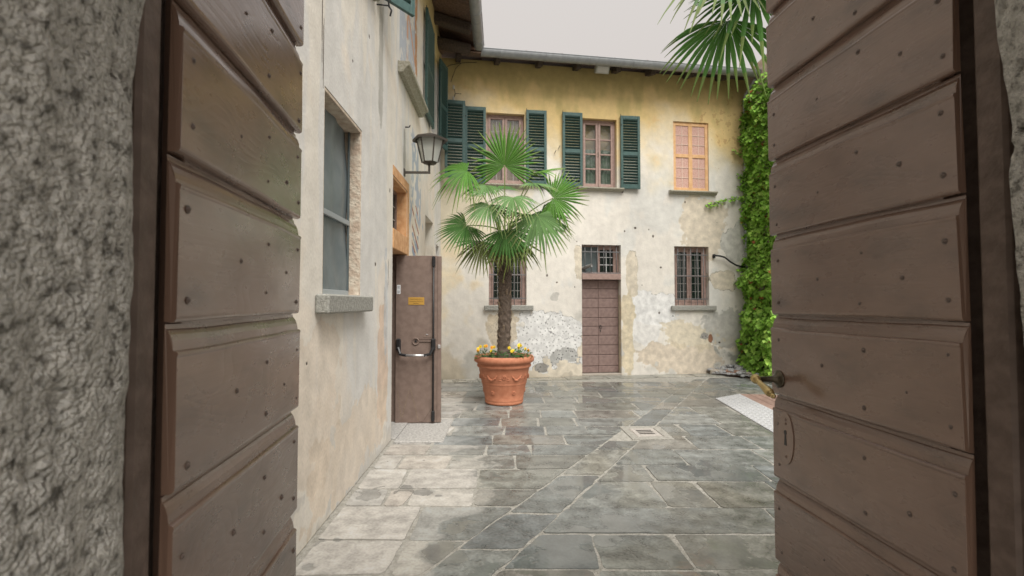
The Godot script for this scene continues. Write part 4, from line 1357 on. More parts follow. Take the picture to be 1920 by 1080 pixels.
func paving() -> void:
	var st := S()
	cur = Color(1, 1, 1)
	holed(st, -60, 60, -30, 60, -0.012)
	var base := part("courtyard_ground", st, M.mortar)
	base.set_meta("kind", "structure")
	st = S()
	holed(st, -1.6, 7.5, 1.0, 11.3, -0.005)
	var pv := part("courtyard_pavement", st, M.mortar)
	pv.set_meta("kind", "structure")
	var g := 0.012
	# border strip of pale slabs along the far house
	var e := Vector2(cos(deg_to_rad(BACK_TURN)), sin(deg_to_rad(BACK_TURN)))    # (x, depth)
	var nrm := Vector2(sin(deg_to_rad(BACK_TURN)), -cos(deg_to_rad(BACK_TURN)))
	var c0 := Vector2(CORNER.x, -CORNER.z)
	var u := 0.05
	while u < 6.1:
		var l := rng.randf_range(0.6, 1.15)
		var q := PackedVector2Array()
		for k in [[u + g, 0.03], [u + l - g, 0.03], [u + l - g, 0.42], [u + g, 0.42]]:
			q.append(c0 + e * k[0] + nrm * k[1])
		flag(pv, q, Color(0.52, 0.51, 0.47) * rng.randf_range(0.85, 1.1), 0.005, 0.006)
		u += l
	var strip := func(x: float) -> float: return 10.058 + (x + 1.501) * tan(deg_to_rad(BACK_TURN)) - 0.46
	# the slanting drain run
	var z := 1.7
	while z < 9.6:
		var l := rng.randf_range(0.5, 0.95)
		if z < 6.32 and z + l > 5.64 and z > 5.3:
			z = 6.32
			continue
		if z < 5.64 and z + l > 5.64:
			l = 5.64 - z
		var k := rng.randf_range(-0.06, 0.06)
		flag(pv, PackedVector2Array([Vector2(band_l(z + g + k) + g, z + g + k), Vector2(band_r(z + g) - g, z + g), Vector2(band_r(z + l - g) - g, z + l - g), Vector2(band_l(z + l - g) + g, z + l - g)]), tint_for(Vector2(3, z)), 0.012)
		z += l
	# drain surround keeps its place free
	var keep_out := PackedVector2Array([Vector2(1.38, 5.66), Vector2(1.92, 5.66), Vector2(1.92, 6.30), Vector2(1.38, 6.30)])
	var rows_l := [1.75, 2.42, 2.87, 3.29, 3.83, 4.18, 4.68, 5.10, 5.47, 5.86, 6.28, 6.75, 7.22, 7.72, 8.2, 8.75, 9.25, 9.8]
	var cuts_l := {3: [-0.71], 4: [-1.03, -0.84, -0.31], 5: [-0.98, -0.31], 6: [-1.12, -0.62, 0.03], 7: [-0.9, -0.28, 0.2], 8: [-0.9, -0.22, 0.62], 9: [-0.75, -0.1, 0.42, 0.95], 10: [-0.8, -0.15, 0.35, 0.85]}
	var rows_r := [1.75, 2.35, 2.93, 3.38, 3.80, 4.36, 4.79, 5.30, 5.84, 6.40, 6.95, 7.45, 8.12, 8.8, 9.5, 10.3]
	var cuts_r := {1: [0.5, 1.2, 1.9], 2: [0.55, 1.10, 1.9], 3: [1.95], 4: [1.22, 1.62, 2.25], 5: [1.30, 2.35], 6: [1.75, 2.6], 7: [2.05, 2.75]}
	for side in 2:
		var rows: Array = rows_l if side == 0 else rows_r
		var cuts: Dictionary = cuts_l if side == 0 else cuts_r
		for i in rows.size() - 1:
			var z0: float = rows[i]
			var z1: float = rows[i + 1]
			var xa := -1.40 - 0.02 * z0 if side == 0 else band_r(z0) - 0.1
			var xb := band_l(z1) + 0.1 if side == 0 else 6.3
			if side == 0:
				xa = -1.30 - 0.02 * z0 + 0.03
			var xs := [xa]
			if cuts.has(i):
				xs.append_array(cuts[i])
			else:
				var x := xa
				while true:
					x += rng.randf_range(0.42, 1.0)
					if x > xb - 0.25:
						break
					xs.append(x)
			if cuts.has(i) and side == 1:
				var x: float = xs[xs.size() - 1]
				while x < 5.2:
					x += rng.randf_range(0.5, 1.0)
					xs.append(x)
			xs.append(xb)
			for k in xs.size() - 1:
				if xs[k + 1] <= xs[k] + 0.05:
					continue
				var j := func() -> float: return rng.randf_range(-0.012, 0.012)
				var sk := 0.05 * (rng.randf() - 0.5)
				var q := PackedVector2Array([Vector2(xs[k] + g + j.call(), z0 + g + j.call()), Vector2(xs[k + 1] - g + j.call() + sk, z0 + g + j.call()), Vector2(xs[k + 1] - g + j.call() - sk, z1 - g + j.call()), Vector2(xs[k] + g + j.call(), z1 - g + j.call())])
				var lim := PackedVector2Array()
				if side == 0:
					lim = PackedVector2Array([Vector2(-3, 1.2), Vector2(band_l(1.2) - g, 1.2), Vector2(band_l(9.9) - g, 9.9), Vector2(band_l(9.9) - g, strip.call(band_l(9.9))), Vector2(-3, strip.call(-3.0))])
				else:
					lim = PackedVector2Array([Vector2(band_r(1.2) + g, 1.2), Vector2(7, 1.2), Vector2(7, strip.call(7.0)), Vector2(band_r(10.6), strip.call(band_r(10.6))), Vector2(band_r(9.9) + g, 9.9)])
				var got := Geometry2D.intersect_polygons(q, lim)
				for r in got:
					var rest := Geometry2D.clip_polygons(r, keep_out)
					for s in rest:
						var m := Vector2.ZERO
						for v in s: m += v
						m /= s.size()
						if m.x > 3.5 and m.y > 5.0 and m.y < 8.0:
							continue      # under the decking
						flag(pv, s, tint_for(m))
	drain()

# level sheet between depths z0 and z1, left open over the drain
func holed(st: SurfaceTool, x0: float, x1: float, z0: float, z1: float, y: float) -> void:
	for q in [[x0, 1.51, z0, z1], [1.79, x1, z0, z1], [1.51, 1.79, z0, 5.82], [1.51, 1.79, 6.14, z1]]:
		quad(st, Vector3(q[0], y, -q[2]), Vector3(q[1], y, -q[2]), Vector3(q[1], y, -q[3]), Vector3(q[0], y, -q[3]), Vector3.UP)

func drain() -> void:
	var o := thing("drain_cover", "worn square drain cover with curved slots set in the paving", "drain cover", Transform3D(Basis(Vector3.UP, 0.05).scaled(Vector3(0.74, 1, 0.8)), Vector3(1.65, 0.0, -5.98)))
	var st := S()
	for b in [[-0.34, 0.34, 0.24, 0.37], [-0.34, 0.34, -0.37, -0.24], [-0.34, -0.22, -0.2395, 0.2395], [0.22, 0.34, -0.2395, 0.2395]]:
		boxr(st, b[0], b[1], -0.02, 0.006, b[2], b[3], 0.004)
	part("surround", st, M.mortar, o)
	st = S()
	for b in [[-0.215, 0.215, -0.40, -0.38, -0.235, 0.235], [-0.215, -0.205, -0.38, 0.0, -0.235, 0.235], [0.205, 0.215, -0.38, 0.0, -0.235, 0.235], [-0.205, 0.205, -0.38, 0.0, -0.235, -0.226], [-0.205, 0.205, -0.38, 0.0, 0.226, 0.235]]:
		boxr(st, b[0], b[1], b[2], b[3], b[4], b[5])
	part("sump", st, M.kerb_stone, o)
	# cover in strips that leave the slots open
	st = S()
	var zs := [-0.225, -0.14, -0.08, -0.05, 0.01, 0.04, 0.10, 0.225]
	for i in 4:
		boxr(st, -0.13, 0.13, 0.0, 0.005, zs[i * 2], zs[i * 2 + 1], 0.003)
	boxr(st, -0.205, -0.1305, 0.0, 0.005, -0.225, 0.225, 0.003)
	boxr(st, 0.1305, 0.205, 0.0, 0.005, -0.225, 0.225, 0.003)
	part("grate", st, M.cast_iron, o)

func deck_and_bed() -> void:
	# decking with a chequer-plate ramp along its edge; the deck's edge leans a little
	var t := Transform3D(Basis(Vector3.UP, deg_to_rad(-5.0)), Vector3(3.40, 0, -8.06))
	var d := thing("deck", "low brown plank deck beside the metal ramp", "deck", t)
	for i in 15:
		var st := S()
		boxr(st, 0.395 + i * 0.146, 0.395 + i * 0.146 + 0.139, 0.045, 0.085, -0.02, 3.4, 0.004)
		part("plank", st, M.decking, d)
	var st := S()
	for k in 5:
		boxr(st, 0.42, 2.5, -0.004, 0.0445, 0.05 + k * 0.75, 0.12 + k * 0.75)
	part("joist", st, M.decking, d)
	var r := thing("ramp_plate", "pale chequered metal ramp plate along the deck edge", "ramp", t)
	st = S()
	prism(st, PackedVector2Array([Vector2(0.0, 0.003), Vector2(0.39, 0.082), Vector2(0.392, 0.087), Vector2(0.0, 0.009)]), -0.02, 3.4)
	part("plate", st, M.chequer_plate, r)
	st = S()
	var sl := atan2(0.079, 0.39)
	for i in 7:
		for k in 60:
			var x := 0.025 + i * 0.055
			var ang := 0.785 if (i + k) % 2 == 0 else -0.785
			box(st, Vector3(x, 0.0105 + x * 0.2, 0.0 + k * 0.056), Vector3(0.012, 0.006, 0.045), 0.002, Basis(Vector3.BACK, sl) * Basis(Vector3.UP, ang))
	var tr := part("tread", st, M.chequer_plate, r)
	tr.set_meta("kind", "stuff")
	# stony bed in the corner, kerbed with odd blocks
	var b := thing("planting_bed", "corner bed of grey pebbles edged with rough stone blocks under the climber", "bed", Transform3D(Basis(), Vector3(5.0, 0, -10.4)))
	st = S(true)
	var nz := FastNoiseLite.new()
	nz.frequency = 2.0
	var fn := func(a: float, c: float) -> Vector3:
		var x := lerpf(-0.55, 1.9, a)
		var z := lerpf(-0.75, lerpf(-0.35, 1.2, clampf(a * 1.6, 0, 1)), c)
		return Vector3(x, 0.05 + nz.get_noise_2d(x * 3.0, z * 3.0) * 0.06 + 0.10 * (1.0 - c), z)
	rock(st, fn, 14, 12, Vector3.UP)
	part("soil", st, M.pebble, b)
	var edge := [Vector3(-0.55, 0, -0.45), Vector3(-0.28, 0, -0.30), Vector3(-0.02, 0, -0.10), Vector3(0.22, 0, 0.15), Vector3(0.44, 0, 0.42), Vector3(0.62, 0, 0.75), Vector3(0.80, 0, 1.1)]
	for i in edge.size() - 1:
		var a: Vector3 = edge[i]
		var c: Vector3 = edge[i + 1]
		st = S()
		var dd := c - a
		box(st, (a + c) * 0.5 + Vector3(0, 0.045, 0), Vector3(dd.length() * 0.95, 0.12 + rng.randf() * 0.04, 0.12), 0.025, Basis(Vector3.UP, atan2(-dd.z, dd.x) + rng.randf_range(-0.08, 0.08)))
		part("edging_block", st, M.roof_clay if i in [1] else M.kerb_stone, b)
	for i in 150:
		var a := rng.randf()
		var c := rng.randf()
		var p: Vector3 = fn.call(a, c)
		st = S(true)
		var k := rng.randf_range(0.03, 0.075)
		ball(st, Vector3.ZERO, Vector3(k * 1.3, k * 0.55, k), 7, 4, Basis(Vector3.UP, rng.randf() * TAU))
		part("pebble", st, M.pebble, b, p + Vector3(0, k * 0.3, 0), Basis(Vector3(1, 0, 0), rng.randf_range(-0.3, 0.3)))

# ------------------------------------------------------------------ plants
func fan(st: SurfaceTool, hub: Vector3, dir: Vector3, nrm: Vector3, R: float, n: int, spread: float, droop: float, base: Color, r: RandomNumberGenerator, old := 0.0) -> void:
	dir = dir.normalized()
	nrm = (nrm - dir * nrm.dot(dir)).normalized()
	var side := nrm.cross(dir)
	var step := 2.0 * spread / n
	for i in n:
		var th := -spread + step * (i + 0.5) + r.randf_range(-0.012, 0.012)
		var d := dir * cos(th) + side * sin(th)
		var across := -dir * sin(th) + side * cos(th)
		var L := R * (1.0 - 0.28 * pow(absf(th) / PI, 1.3)) * r.randf_range(0.92, 1.05)
		var bend := droop * r.randf_range(0.6, 1.5)
		if r.randf() < 0.16:
			bend += 0.6
		var col := base * r.randf_range(0.78, 1.22)
		var prevs := []
		var ts := [0.02, 0.22, 0.42, 0.60, 0.76, 0.90, 1.0]
		for t in ts:
			var w: float = minf(t, 0.55) * L * step * 0.5
			if t > 0.55:
				w *= lerpf(1.0, 0.10, pow((t - 0.55) / 0.45, 1.15))
			var lift := w * 0.62
			var p: Vector3 = hub + d * L * t + nrm * (0.10 * R * t * (1.0 - t))
			p.y -= bend * L * pow(maxf(0.0, t - 0.25), 2.0) * 0.95
			p -= nrm * droop * 0.25 * R * t * t
			var row := [p - across * w - nrm * lift * 0.5, p + nrm * lift * 0.5, p + across * w - nrm * lift * 0.5]
			if prevs.size():
				cur = col if t < 0.88 else col.lerp(Color(0.30, 0.27, 0.10), 0.35)
				if old > 0.0:
					cur = cur.lerp(Color(0.22, 0.15, 0.07), old * r.randf_range(0.5, 1.0))
				quad(st, prevs[0], prevs[1], row[1], row[0], nrm)
				cur = cur * 0.93
				quad(st, prevs[1], prevs[2], row[2], row[1], nrm)
			prevs = row

func frond(parent: Node, crown: Vector3, hub: Vector3, dir: Vector3, nrm: Vector3, R: float, n: int, spread: float, droop: float, base: Color, sd: int, old := 0.0) -> void:
	var r := RandomNumberGenerator.new()
	r.seed = sd
	var st := S()
	fan(st, hub, dir, nrm, R, n, spread, droop, base, r, old)
	cur = Color(0.20, 0.27, 0.09).lerp(Color(0.2, 0.14, 0.07), old)
	var mid := crown.lerp(hub, 0.55) + Vector3(0, 0.10 * crown.distance_to(hub), 0)
	var pts := []
	for i in 7:
		var t := i / 6.0
		pts.append(crown * (1 - t) * (1 - t) + mid * 2 * t * (1 - t) + hub * t * t)
	tube(st, pts, [0.016, 0.012, 0.010, 0.009, 0.009, 0.008, 0.008], 5)
	part("frond", st, M.palm_leaf, parent)

func trunk(parent: Node, a: Vector3, b: Vector3, r0: float, r1: float, sd: int) -> void:
	var f := FastNoiseLite.new()
	f.seed = sd
	f.frequency = 7.0
	f.fractal_octaves = 4
	var st := S(true)
	var nr := 90
	var na := 26
	var P := func(i: int, k: int) -> Vector3:
		var t := float(i) / nr
		var ang := TAU * (k % na) / na
		var c := a.lerp(b, t) + Vector3(sin(t * 3.0) * 0.02, 0, 0)
		var rad := lerpf(r0, r1, t) * (1.0 + 0.12 * exp(-t * 18.0))
		rad += f.get_noise_3d(cos(ang) * 0.7, t * (b.y - a.y) * 2.2 + sin(ang * 3.0) * 0.04, sin(ang) * 0.7) * 0.035 + 0.010 * absf(sin((t * 19.0 + ang / TAU * 2.0) * PI))
		return c + Vector3(cos(ang) * rad, 0, sin(ang) * rad)
	for i in nr:
		for k in na:
			var q0: Vector3 = P.call(i, k); var q1: Vector3 = P.call(i, k + 1); var q2: Vector3 = P.call(i + 1, k + 1); var q3: Vector3 = P.call(i + 1, k)
			quad(st, q0, q1, q2, q3, (q0 + q2) * 0.5 - a.lerp(b, (i + 0.5) / nr))
	part("trunk", st, M.palm_bark, parent)
	# cut leaf bases and loose fibre
	var r := RandomNumberGenerator.new()
	r.seed = sd
	for i in 46:
		var t := r.randf_range(0.06, 0.98)
		var ang := i * 2.4
		var rad := lerpf(r0, r1, t) + 0.012
		var c := a.lerp(b, t) + Vector3(cos(ang) * rad + sin(t * 3.0) * 0.02, 0, sin(ang) * rad)
		st = S()
		var bs := Basis(Vector3.UP, -ang) * Basis(Vector3.BACK, -0.28)
		box(st, c, Vector3(0.018, r.randf_range(0.05, 0.11), r.randf_range(0.018, 0.034)), 0.005, bs)
		part("leaf_base", st, M.palm_stub if i % 3 else M.palm_bark, parent)
	st = S()
	for i in 130:
		var t := r.randf_range(0.0, 1.0)
		var ang := r.randf() * TAU
		var rad := lerpf(r0, r1, t) + 0.015
		var p := a.lerp(b, t) + Vector3(cos(ang) * rad + sin(t * 3.0) * 0.02, 0, sin(ang) * rad)
		var ang2 := ang + r.randf_range(-0.7, 0.7)
		var q := a.lerp(b, t) + Vector3(cos(ang2) * (rad + 0.03), r.randf_range(-0.12, 0.08), sin(ang2) * (rad + 0.03))
		tube(st, [p, (p + q) * 0.5 + Vector3(0, 0.015, 0), q], [0.0032, 0.0025, 0.0012], 3, false)
	var fb := part("fibre", st, M.palm_stub, parent)
	fb.set_meta("kind", "stuff")

func potted_palm() -> void:
	var base := Vector3(-0.127, 0.004, -7.78)
	var o := thing("terracotta_pot", "large terracotta pot with moulded garlands and a heavy rolled rim", "pot", Transform3D(Basis(), base))
	var st := S(true)
	lathe(st, [Vector2(0, 0), Vector2(0.295, 0), Vector2(0.305, 0.012), Vector2(0.308, 0.035), Vector2(0.302, 0.045), Vector2(0.309, 0.06), Vector2(0.311, 0.075), Vector2(0.308, 0.082), Vector2(0.325, 0.17), Vector2(0.352, 0.30), Vector2(0.357, 0.315), Vector2(0.364, 0.325), Vector2(0.360, 0.338), Vector2(0.366, 0.35), Vector2(0.395, 0.50), Vector2(0.408, 0.565), Vector2(0.424, 0.575), Vector2(0.436, 0.59), Vector2(0.434, 0.61), Vector2(0.428, 0.625), Vector2(0.432, 0.65)], 72)
	lathe(st, [Vector2(0.432, 0.65), Vector2(0.455, 0.652), Vector2(0.475, 0.668), Vector2(0.480, 0.70), Vector2(0.476, 0.735), Vector2(0.460, 0.752), Vector2(0.435, 0.757), Vector2(0.412, 0.748), Vector2(0.402, 0.72), Vector2(0.395, 0.60)], 144, Vector3.ZERO, func(a, y): return 0.0035 * maxf(0.0, sin(a * 36.0 + (8.0 if y > 0.7 else 0.0))) if y > 0.66 and y < 0.745 else 0.0)
	part("body", st, M.terracotta, o)
	# sprigged ornament: swags, rosettes, leaves
	var rad := func(y: float) -> float: return lerpf(0.352, 0.395, (y - 0.30) / 0.20) if y > 0.3 else lerpf(0.308, 0.352, (y - 0.082) / 0.218)
	var on := func(a: float, y: float, lift: float) -> Vector3:
		var q: float = rad.call(y) + lift
		return Vector3(sin(a) * q, y, cos(a) * q)
	for k in 6:
		var a0 := TAU * k / 6 + 0.02
		st = S(true)
		for i in 9:
			var t := TAU * i / 9
			ball(st, on.call(a0 + cos(t) * 0.075, 0.445 + sin(t) * 0.028, 0.002), Vector3(0.013, 0.012, 0.009), 7, 4, Basis(Vector3.UP, a0))
		ball(st, on.call(a0, 0.445, 0.003), Vector3(0.014, 0.014, 0.013), 8, 5, Basis(Vector3.UP, a0))
		for s in [-1, 1]:
			ball(st, on.call(a0 + s * 0.16, 0.402, 0.001), Vector3(0.032, 0.008, 0.008), 7, 4, Basis(Vector3.UP, a0) * Basis(Vector3.BACK, s * 0.2))
			ball(st, on.call(a0 + s * 0.15, 0.43, 0.001), Vector3(0.022, 0.007, 0.007), 7, 4, Basis(Vector3.UP, a0) * Basis(Vector3.BACK, s * -0.5))
			ball(st, on.call(a0 + s * 0.20, 0.42, 0.001), Vector3(0.018, 0.006, 0.007), 7, 4, Basis(Vector3.UP, a0) * Basis(Vector3.BACK, s * 0.9))
		part("rosette", st, M.terracotta, o)
		st = S(true)
		var pts := []
		for i in 15:
			var t := i / 14.0
			pts.append(on.call(a0 + 0.30 + t * 0.45, 0.475 - sin(t * PI) * 0.075, 0.002))
		tube(st, pts, [0.006, 0.009, 0.012, 0.014, 0.016, 0.018, 0.019, 0.020, 0.019, 0.018, 0.016, 0.014, 0.012, 0.009, 0.006], 8)
		for i in range(2, 13):
			var p: Vector3 = pts[i]
			ball(st, p + Vector3(p.x, 0, p.z).normalized() * 0.012 + Vector3(0, rng.randf_range(-0.01, 0.01), 0), Vector3(0.012, 0.012, 0.009), 6, 4)
		part("swag", st, M.terracotta, o)
		var a1 := a0 + TAU / 12 * 0.9
		st = S(true)
		for i in 8:
			var t := TAU * i / 8
			ball(st, on.call(a1 + cos(t) * 0.068, 0.195 + sin(t) * 0.024, 0.002), Vector3(0.012, 0.012, 0.008), 7, 4, Basis(Vector3.UP, a1))
		ball(st, on.call(a1, 0.195, 0.003), Vector3(0.011, 0.011, 0.011), 7, 4)
		part("rosette", st, M.terracotta, o)
	st = S(true)
	rock(st, func(a: float, b: float) -> Vector3:
		var q := sqrt(a) * 0.405
		return Vector3(cos(b * TAU) * q, 0.715 + 0.012 * sin(q * 40.0 + b * 30.0), sin(b * TAU) * q), 10, 36, Vector3.UP)
	part("soil", st, M.soil, o)
	# palm
	var pt := thing("fan_palm", "small fan palm with shaggy brown trunk growing in the terracotta pot", "palm tree", Transform3D(Basis(), base + Vector3(0, 0.70, 0)))
	trunk(pt, Vector3(-0.015, 0, 0), Vector3(0.0, 2.05, 0), 0.092, 0.096, 21)
	var cr := Vector3(0.0, 2.08, 0)
	var g1 := Color(0.105, 0.24, 0.045)
	var g2 := Color(0.13, 0.235, 0.085)
	var g3 := Color(0.07, 0.165, 0.042)
	# hub, direction of the leaf, way its face looks, radius, half-spread, droop
	var L := [
		[Vector3(0.01, 3.08, 0.18), Vector3(0.0, 0.92, 0.25), Vector3(0, -0.25, 1), 0.68, 2.3, 0.05, g1, 0.0],
		[Vector3(-0.58, 2.98, 0.25), Vector3(-0.95, -0.20, 0.2), Vector3(-0.1, 0.65, 0.75), 0.60, 1.9, 0.42, g1, 0.0],
		[Vector3(0.44, 3.00, -0.05), Vector3(0.95, 0.22, 0.1), Vector3(-0.2, 0.9, 0.2), 0.60, 1.3, 0.08, g1, 0.0],
		[Vector3(0.78, 2.55, 0.25), Vector3(0.9, -0.02, 0.2), Vector3(-0.3, 0.2, 1.0), 0.56, 2.25, 0.06, g1, 0.0],
		[Vector3(0.14, 2.50, 0.52), Vector3(0.05, -0.45, 0.75), Vector3(0, 0.8, 0.65), 0.50, 2.2, 0.40, g2, 0.0],
		[Vector3(-0.58, 2.10, 0.32), Vector3(-0.6, -0.45, 0.35), Vector3(-0.2, 0.3, 0.95), 0.52, 2.1, 0.25, g3, 0.0],
		[Vector3(0.52, 2.26, 0.35), Vector3(0.38, -0.85, 0.3), Vector3(0.2, 0.35, 0.95), 0.68, 1.7, 0.25, g2, 0.0],
		[Vector3(0.03, 2.02, 0.46), Vector3(0.15, -0.9, 0.3), Vector3(0, 0.3, 1), 0.56, 1.5, 0.25, g3, 0.0],
		[Vector3(-0.33, 1.86, 0.30), Vector3(-0.22, -0.95, 0.2), Vector3(-0.2, 0.2, 1), 0.52, 1.5, 0.2, Color(0.14, 0.19, 0.07), 0.25],
		[Vector3(0.44, 2.78, 0.25), Vector3(0.8, -0.15, 0.4), Vector3(0.1, 0.95, 0.3), 0.46, 1.8, 0.25, g2, 0.0],
		[Vector3(-0.28, 2.74, 0.30), Vector3(-0.6, -0.35, 0.5), Vector3(-0.1, 0.9, 0.5), 0.46, 1.8, 0.40, g2, 0.0],
		[Vector3(-0.15, 2.85, -0.45), Vector3(-0.3, 0.4, -0.8), Vector3(0, 0.8, 0.6), 0.52, 2.0, 0.2, g3, 0.0],
		[Vector3(0.32, 2.45, -0.55), Vector3(0.5, -0.1, -0.8), Vector3(0, 0.9, 0.4), 0.52, 2.0, 0.3, g3, 0.0],
		[Vector3(-0.22, 2.40, 0.45), Vector3(-0.4, -0.6, 0.6), Vector3(-0.1, 0.7, 0.75), 0.50, 1.9, 0.40, g2, 0.0],
		[Vector3(0.60, 2.38, 0.10), Vector3(0.75, -0.55, 0.2), Vector3(0.2, 0.6, 0.8), 0.54, 1.9, 0.35, g3, 0.0],
		[Vector3(0.18, 1.90, 0.28), Vector3(0.15, -1.0, 0.15), Vector3(0.1, 0.15, 1), 0.52, 1.1, 0.15, Color(0.15, 0.21, 0.06), 0.0],
		[Vector3(-0.14, 1.80, 0.24), Vector3(-0.08, -1, 0.15), Vector3(0, 0.1, 1), 0.34, 0.8, 0.1, Color(0.20, 0.14, 0.07), 0.8],
	]
	for i in L.size():
		var q: Array = L[i]
		frond(pt, cr + Vector3(clampf(q[0].x, -0.06, 0.06), -0.15 if q[1].y < -0.5 else 0.0, clampf(q[0].z, -0.06, 0.06)), q[0], q[1], q[2], q[3], int(15.5 * q[4]), q[4], q[5], q[6], 200 + i, q[7])
	st = S()
	cur = Color(0.15, 0.10, 0.06)
	for i in 90:
		var a := rng.randf() * TAU
		var h := rng.randf_range(1.75, 2.15)
		tube(st, [Vector3(cos(a) * 0.09, h, sin(a) * 0.09), Vector3(cos(a) * 0.15, h + 0.02, sin(a) * 0.15), Vector3(cos(a + 0.3) * 0.19, h - 0.14, sin(a + 0.3) * 0.19)], [0.004, 0.003, 0.0015], 3, false)
	var sh := part("shag", st, M.palm_leaf, pt)
	sh.set_meta("kind", "stuff")
	# pansies round the foot
	var spots := [[-0.30, 0.20, 1.0, "yellow pansies in the pot below the screened side of the rim"], [-0.12, 0.30, 0.7, "few yellow pansies at the foot of the palm trunk"], [0.17, 0.29, 0.9, "yellow pansies spilling at the pot's front rim beside the trunk"], [0.30, 0.16, 1.0, "dense clump of orange and yellow pansies toward the house door side"], [0.02, -0.27, 0.8, "pansies in the pot behind the palm trunk"]]
	for i in spots.size():
		var s: Array = spots[i]
		var pn := thing("pansy_plant", s[3], "flowers", Transform3D(Basis(), base + Vector3(s[0], 0.72, s[1])), "pansies round the palm")
		st = S()
		for k in int(130 * s[2]):
			var a := rng.randf() * TAU
			var q := sqrt(rng.randf()) * 0.13
			var p := Vector3(cos(a) * q, rng.randf_range(0.0, 0.15) * (1.2 - q / 0.13 * 0.6), sin(a) * q)
			cur = Color(0.06, 0.15, 0.045) * rng.randf_range(0.7, 1.5)
			leaf(st, p, Vector3(cos(a), rng.randf_range(0.0, 0.9), sin(a)), rng.randf_range(0.03, 0.055), 0.55)
		var fo := part("foliage", st, M.ivy_leaf, pn)
		fo.set_meta("kind", "stuff")
		for k in int(5 * s[2]):
			var a := rng.randf() * TAU
			var q := rng.randf_range(0.02, 0.12)
			st = S()
			var c := Vector3(cos(a) * q, rng.randf_range(0.12, 0.21), sin(a) * q)
			var face := Basis(Vector3.UP, rng.randf_range(-0.8, 0.8)) * Basis(Vector3.RIGHT, rng.randf_range(-0.5, 0.1))
			var yellow := Color(0.80, 0.56, 0.02) if rng.randf() < 0.75 else Color(0.78, 0.33, 0.02)
			for m in 5:
				var t := TAU * m / 5 + 0.3
				cur = yellow * rng.randf_range(0.9, 1.1)
				ball(st, c + face * Vector3(cos(t) * 0.014, sin(t) * 0.014, 0), Vector3(0.014, 0.014, 0.003), 7, 3, face)
			cur = Color(0.09, 0.03, 0.02)
			ball(st, c + face * Vector3(0, -0.003, 0.004), Vector3(0.006, 0.006, 0.003), 6, 3, face)
			cur = Color(0.06, 0.14, 0.03)
			tube(st, [c * Vector3(0.6, 0, 0.6), c], [0.002], 3, false)
			part("flower", st, M.petal, pn)

# a small folded leaf with three points
func leaf(st: SurfaceTool, p: Vector3, out: Vector3, s: float, wide := 0.8) -> void:
	var d := (out + Vector3(rng.randf_range(-0.5, 0.5), rng.randf_range(-0.7, 0.1), rng.randf_range(-0.5, 0.5))).normalized()
	var side := d.cross(Vector3(rng.randf_range(-0.4, 0.4), 1, rng.randf_range(-0.4, 0.4))).normalized()
	var n := side.cross(d)
	var tip := p + d * s
	var l := p + d * s * 0.42 - side * s * wide * 0.55 + n * s * 0.12
	var r := p + d * s * 0.42 + side * s * wide * 0.55 + n * s * 0.12
	var m := p + d * s * 0.5 - n * s * 0.03
	tri(st, p, l, m, n); tri(st, p, m, r, n); tri(st, l, tip, m, n); tri(st, m, tip, r, n)

func tall_palm() -> void:
	var base := Vector3(4.35, 0.0, -6.9)
	var o := thing("tall_fan_palm", "tall fan palm whose drooping fronds hang against the sky", "palm tree", Transform3D(Basis(), base))
	trunk(o, Vector3.ZERO, Vector3(-0.25, 6.35, 0.2), 0.14, 0.12, 44)
	var cr := Vector3(-0.25, 6.40, 0.2)
	var g1 := Color(0.09, 0.22, 0.05)
	var g2 := Color(0.13, 0.23, 0.10)
	var W := func(x: float, y: float, z: float) -> Vector3: return Vector3(x, y, z) - base
	var L := [
		[W.call(3.27, 5.86, -6.4), Vector3(-0.1, -0.75, 0.45), Vector3(-0.2, 0.5, 0.85), 0.98, 2.3, 0.28, g1],
		[W.call(2.97, 5.50, -6.5), Vector3(-0.35, -0.95, 0.1), Vector3(-0.45, 0.1, 0.9), 0.98, 1.45, 0.40, g1],
		[W.call(2.86, 6.02, -6.3), Vector3(-0.8, -0.30, 0.2), Vector3(-0.2, 0.5, 0.8), 0.95, 1.9, 0.30, g2],
		[W.call(3.45, 6.05, -6.2), Vector3(-0.2, -0.3, 0.8), Vector3(0, 0.9, 0.4), 0.9, 2.2, 0.5, g2],
		[W.call(3.75, 7.2, -6.6), Vector3(-0.2, 0.9, 0.2), Vector3(0, 0.1, 1), 0.9, 2.3, 0.1, g1],
		[W.call(4.8, 6.6, -6.4), Vector3(0.8, -0.2, 0.3), Vector3(0, 0.9, 0.4), 0.9, 2.2, 0.4, g2],
		[W.call(4.7, 5.9, -6.6), Vector3(0.6, -0.8, 0.2), Vector3(0, 0.5, 0.9), 0.9, 2.0, 0.4, g1],
		[W.call(3.6, 6.9, -7.4), Vector3(-0.4, 0.4, -0.8), Vector3(0, 0.9, 0.3), 0.9, 2.2, 0.3, g2],
		[W.call(4.6, 6.9, -7.3), Vector3(0.4, 0.3, -0.8), Vector3(0, 0.9, 0.3), 0.9, 2.2, 0.3, g1],
		[W.call(4.2, 6.1, -5.9), Vector3(0.1, -0.4, 0.9), Vector3(0, 0.8, 0.6), 0.9, 2.2, 0.5, g1],
	]
	for i in L.size():
		var q: Array = L[i]
		frond(o, cr, q[0], q[1], q[2], q[3], int(14.5 * q[4]), q[4], q[5], q[6], 300 + i)

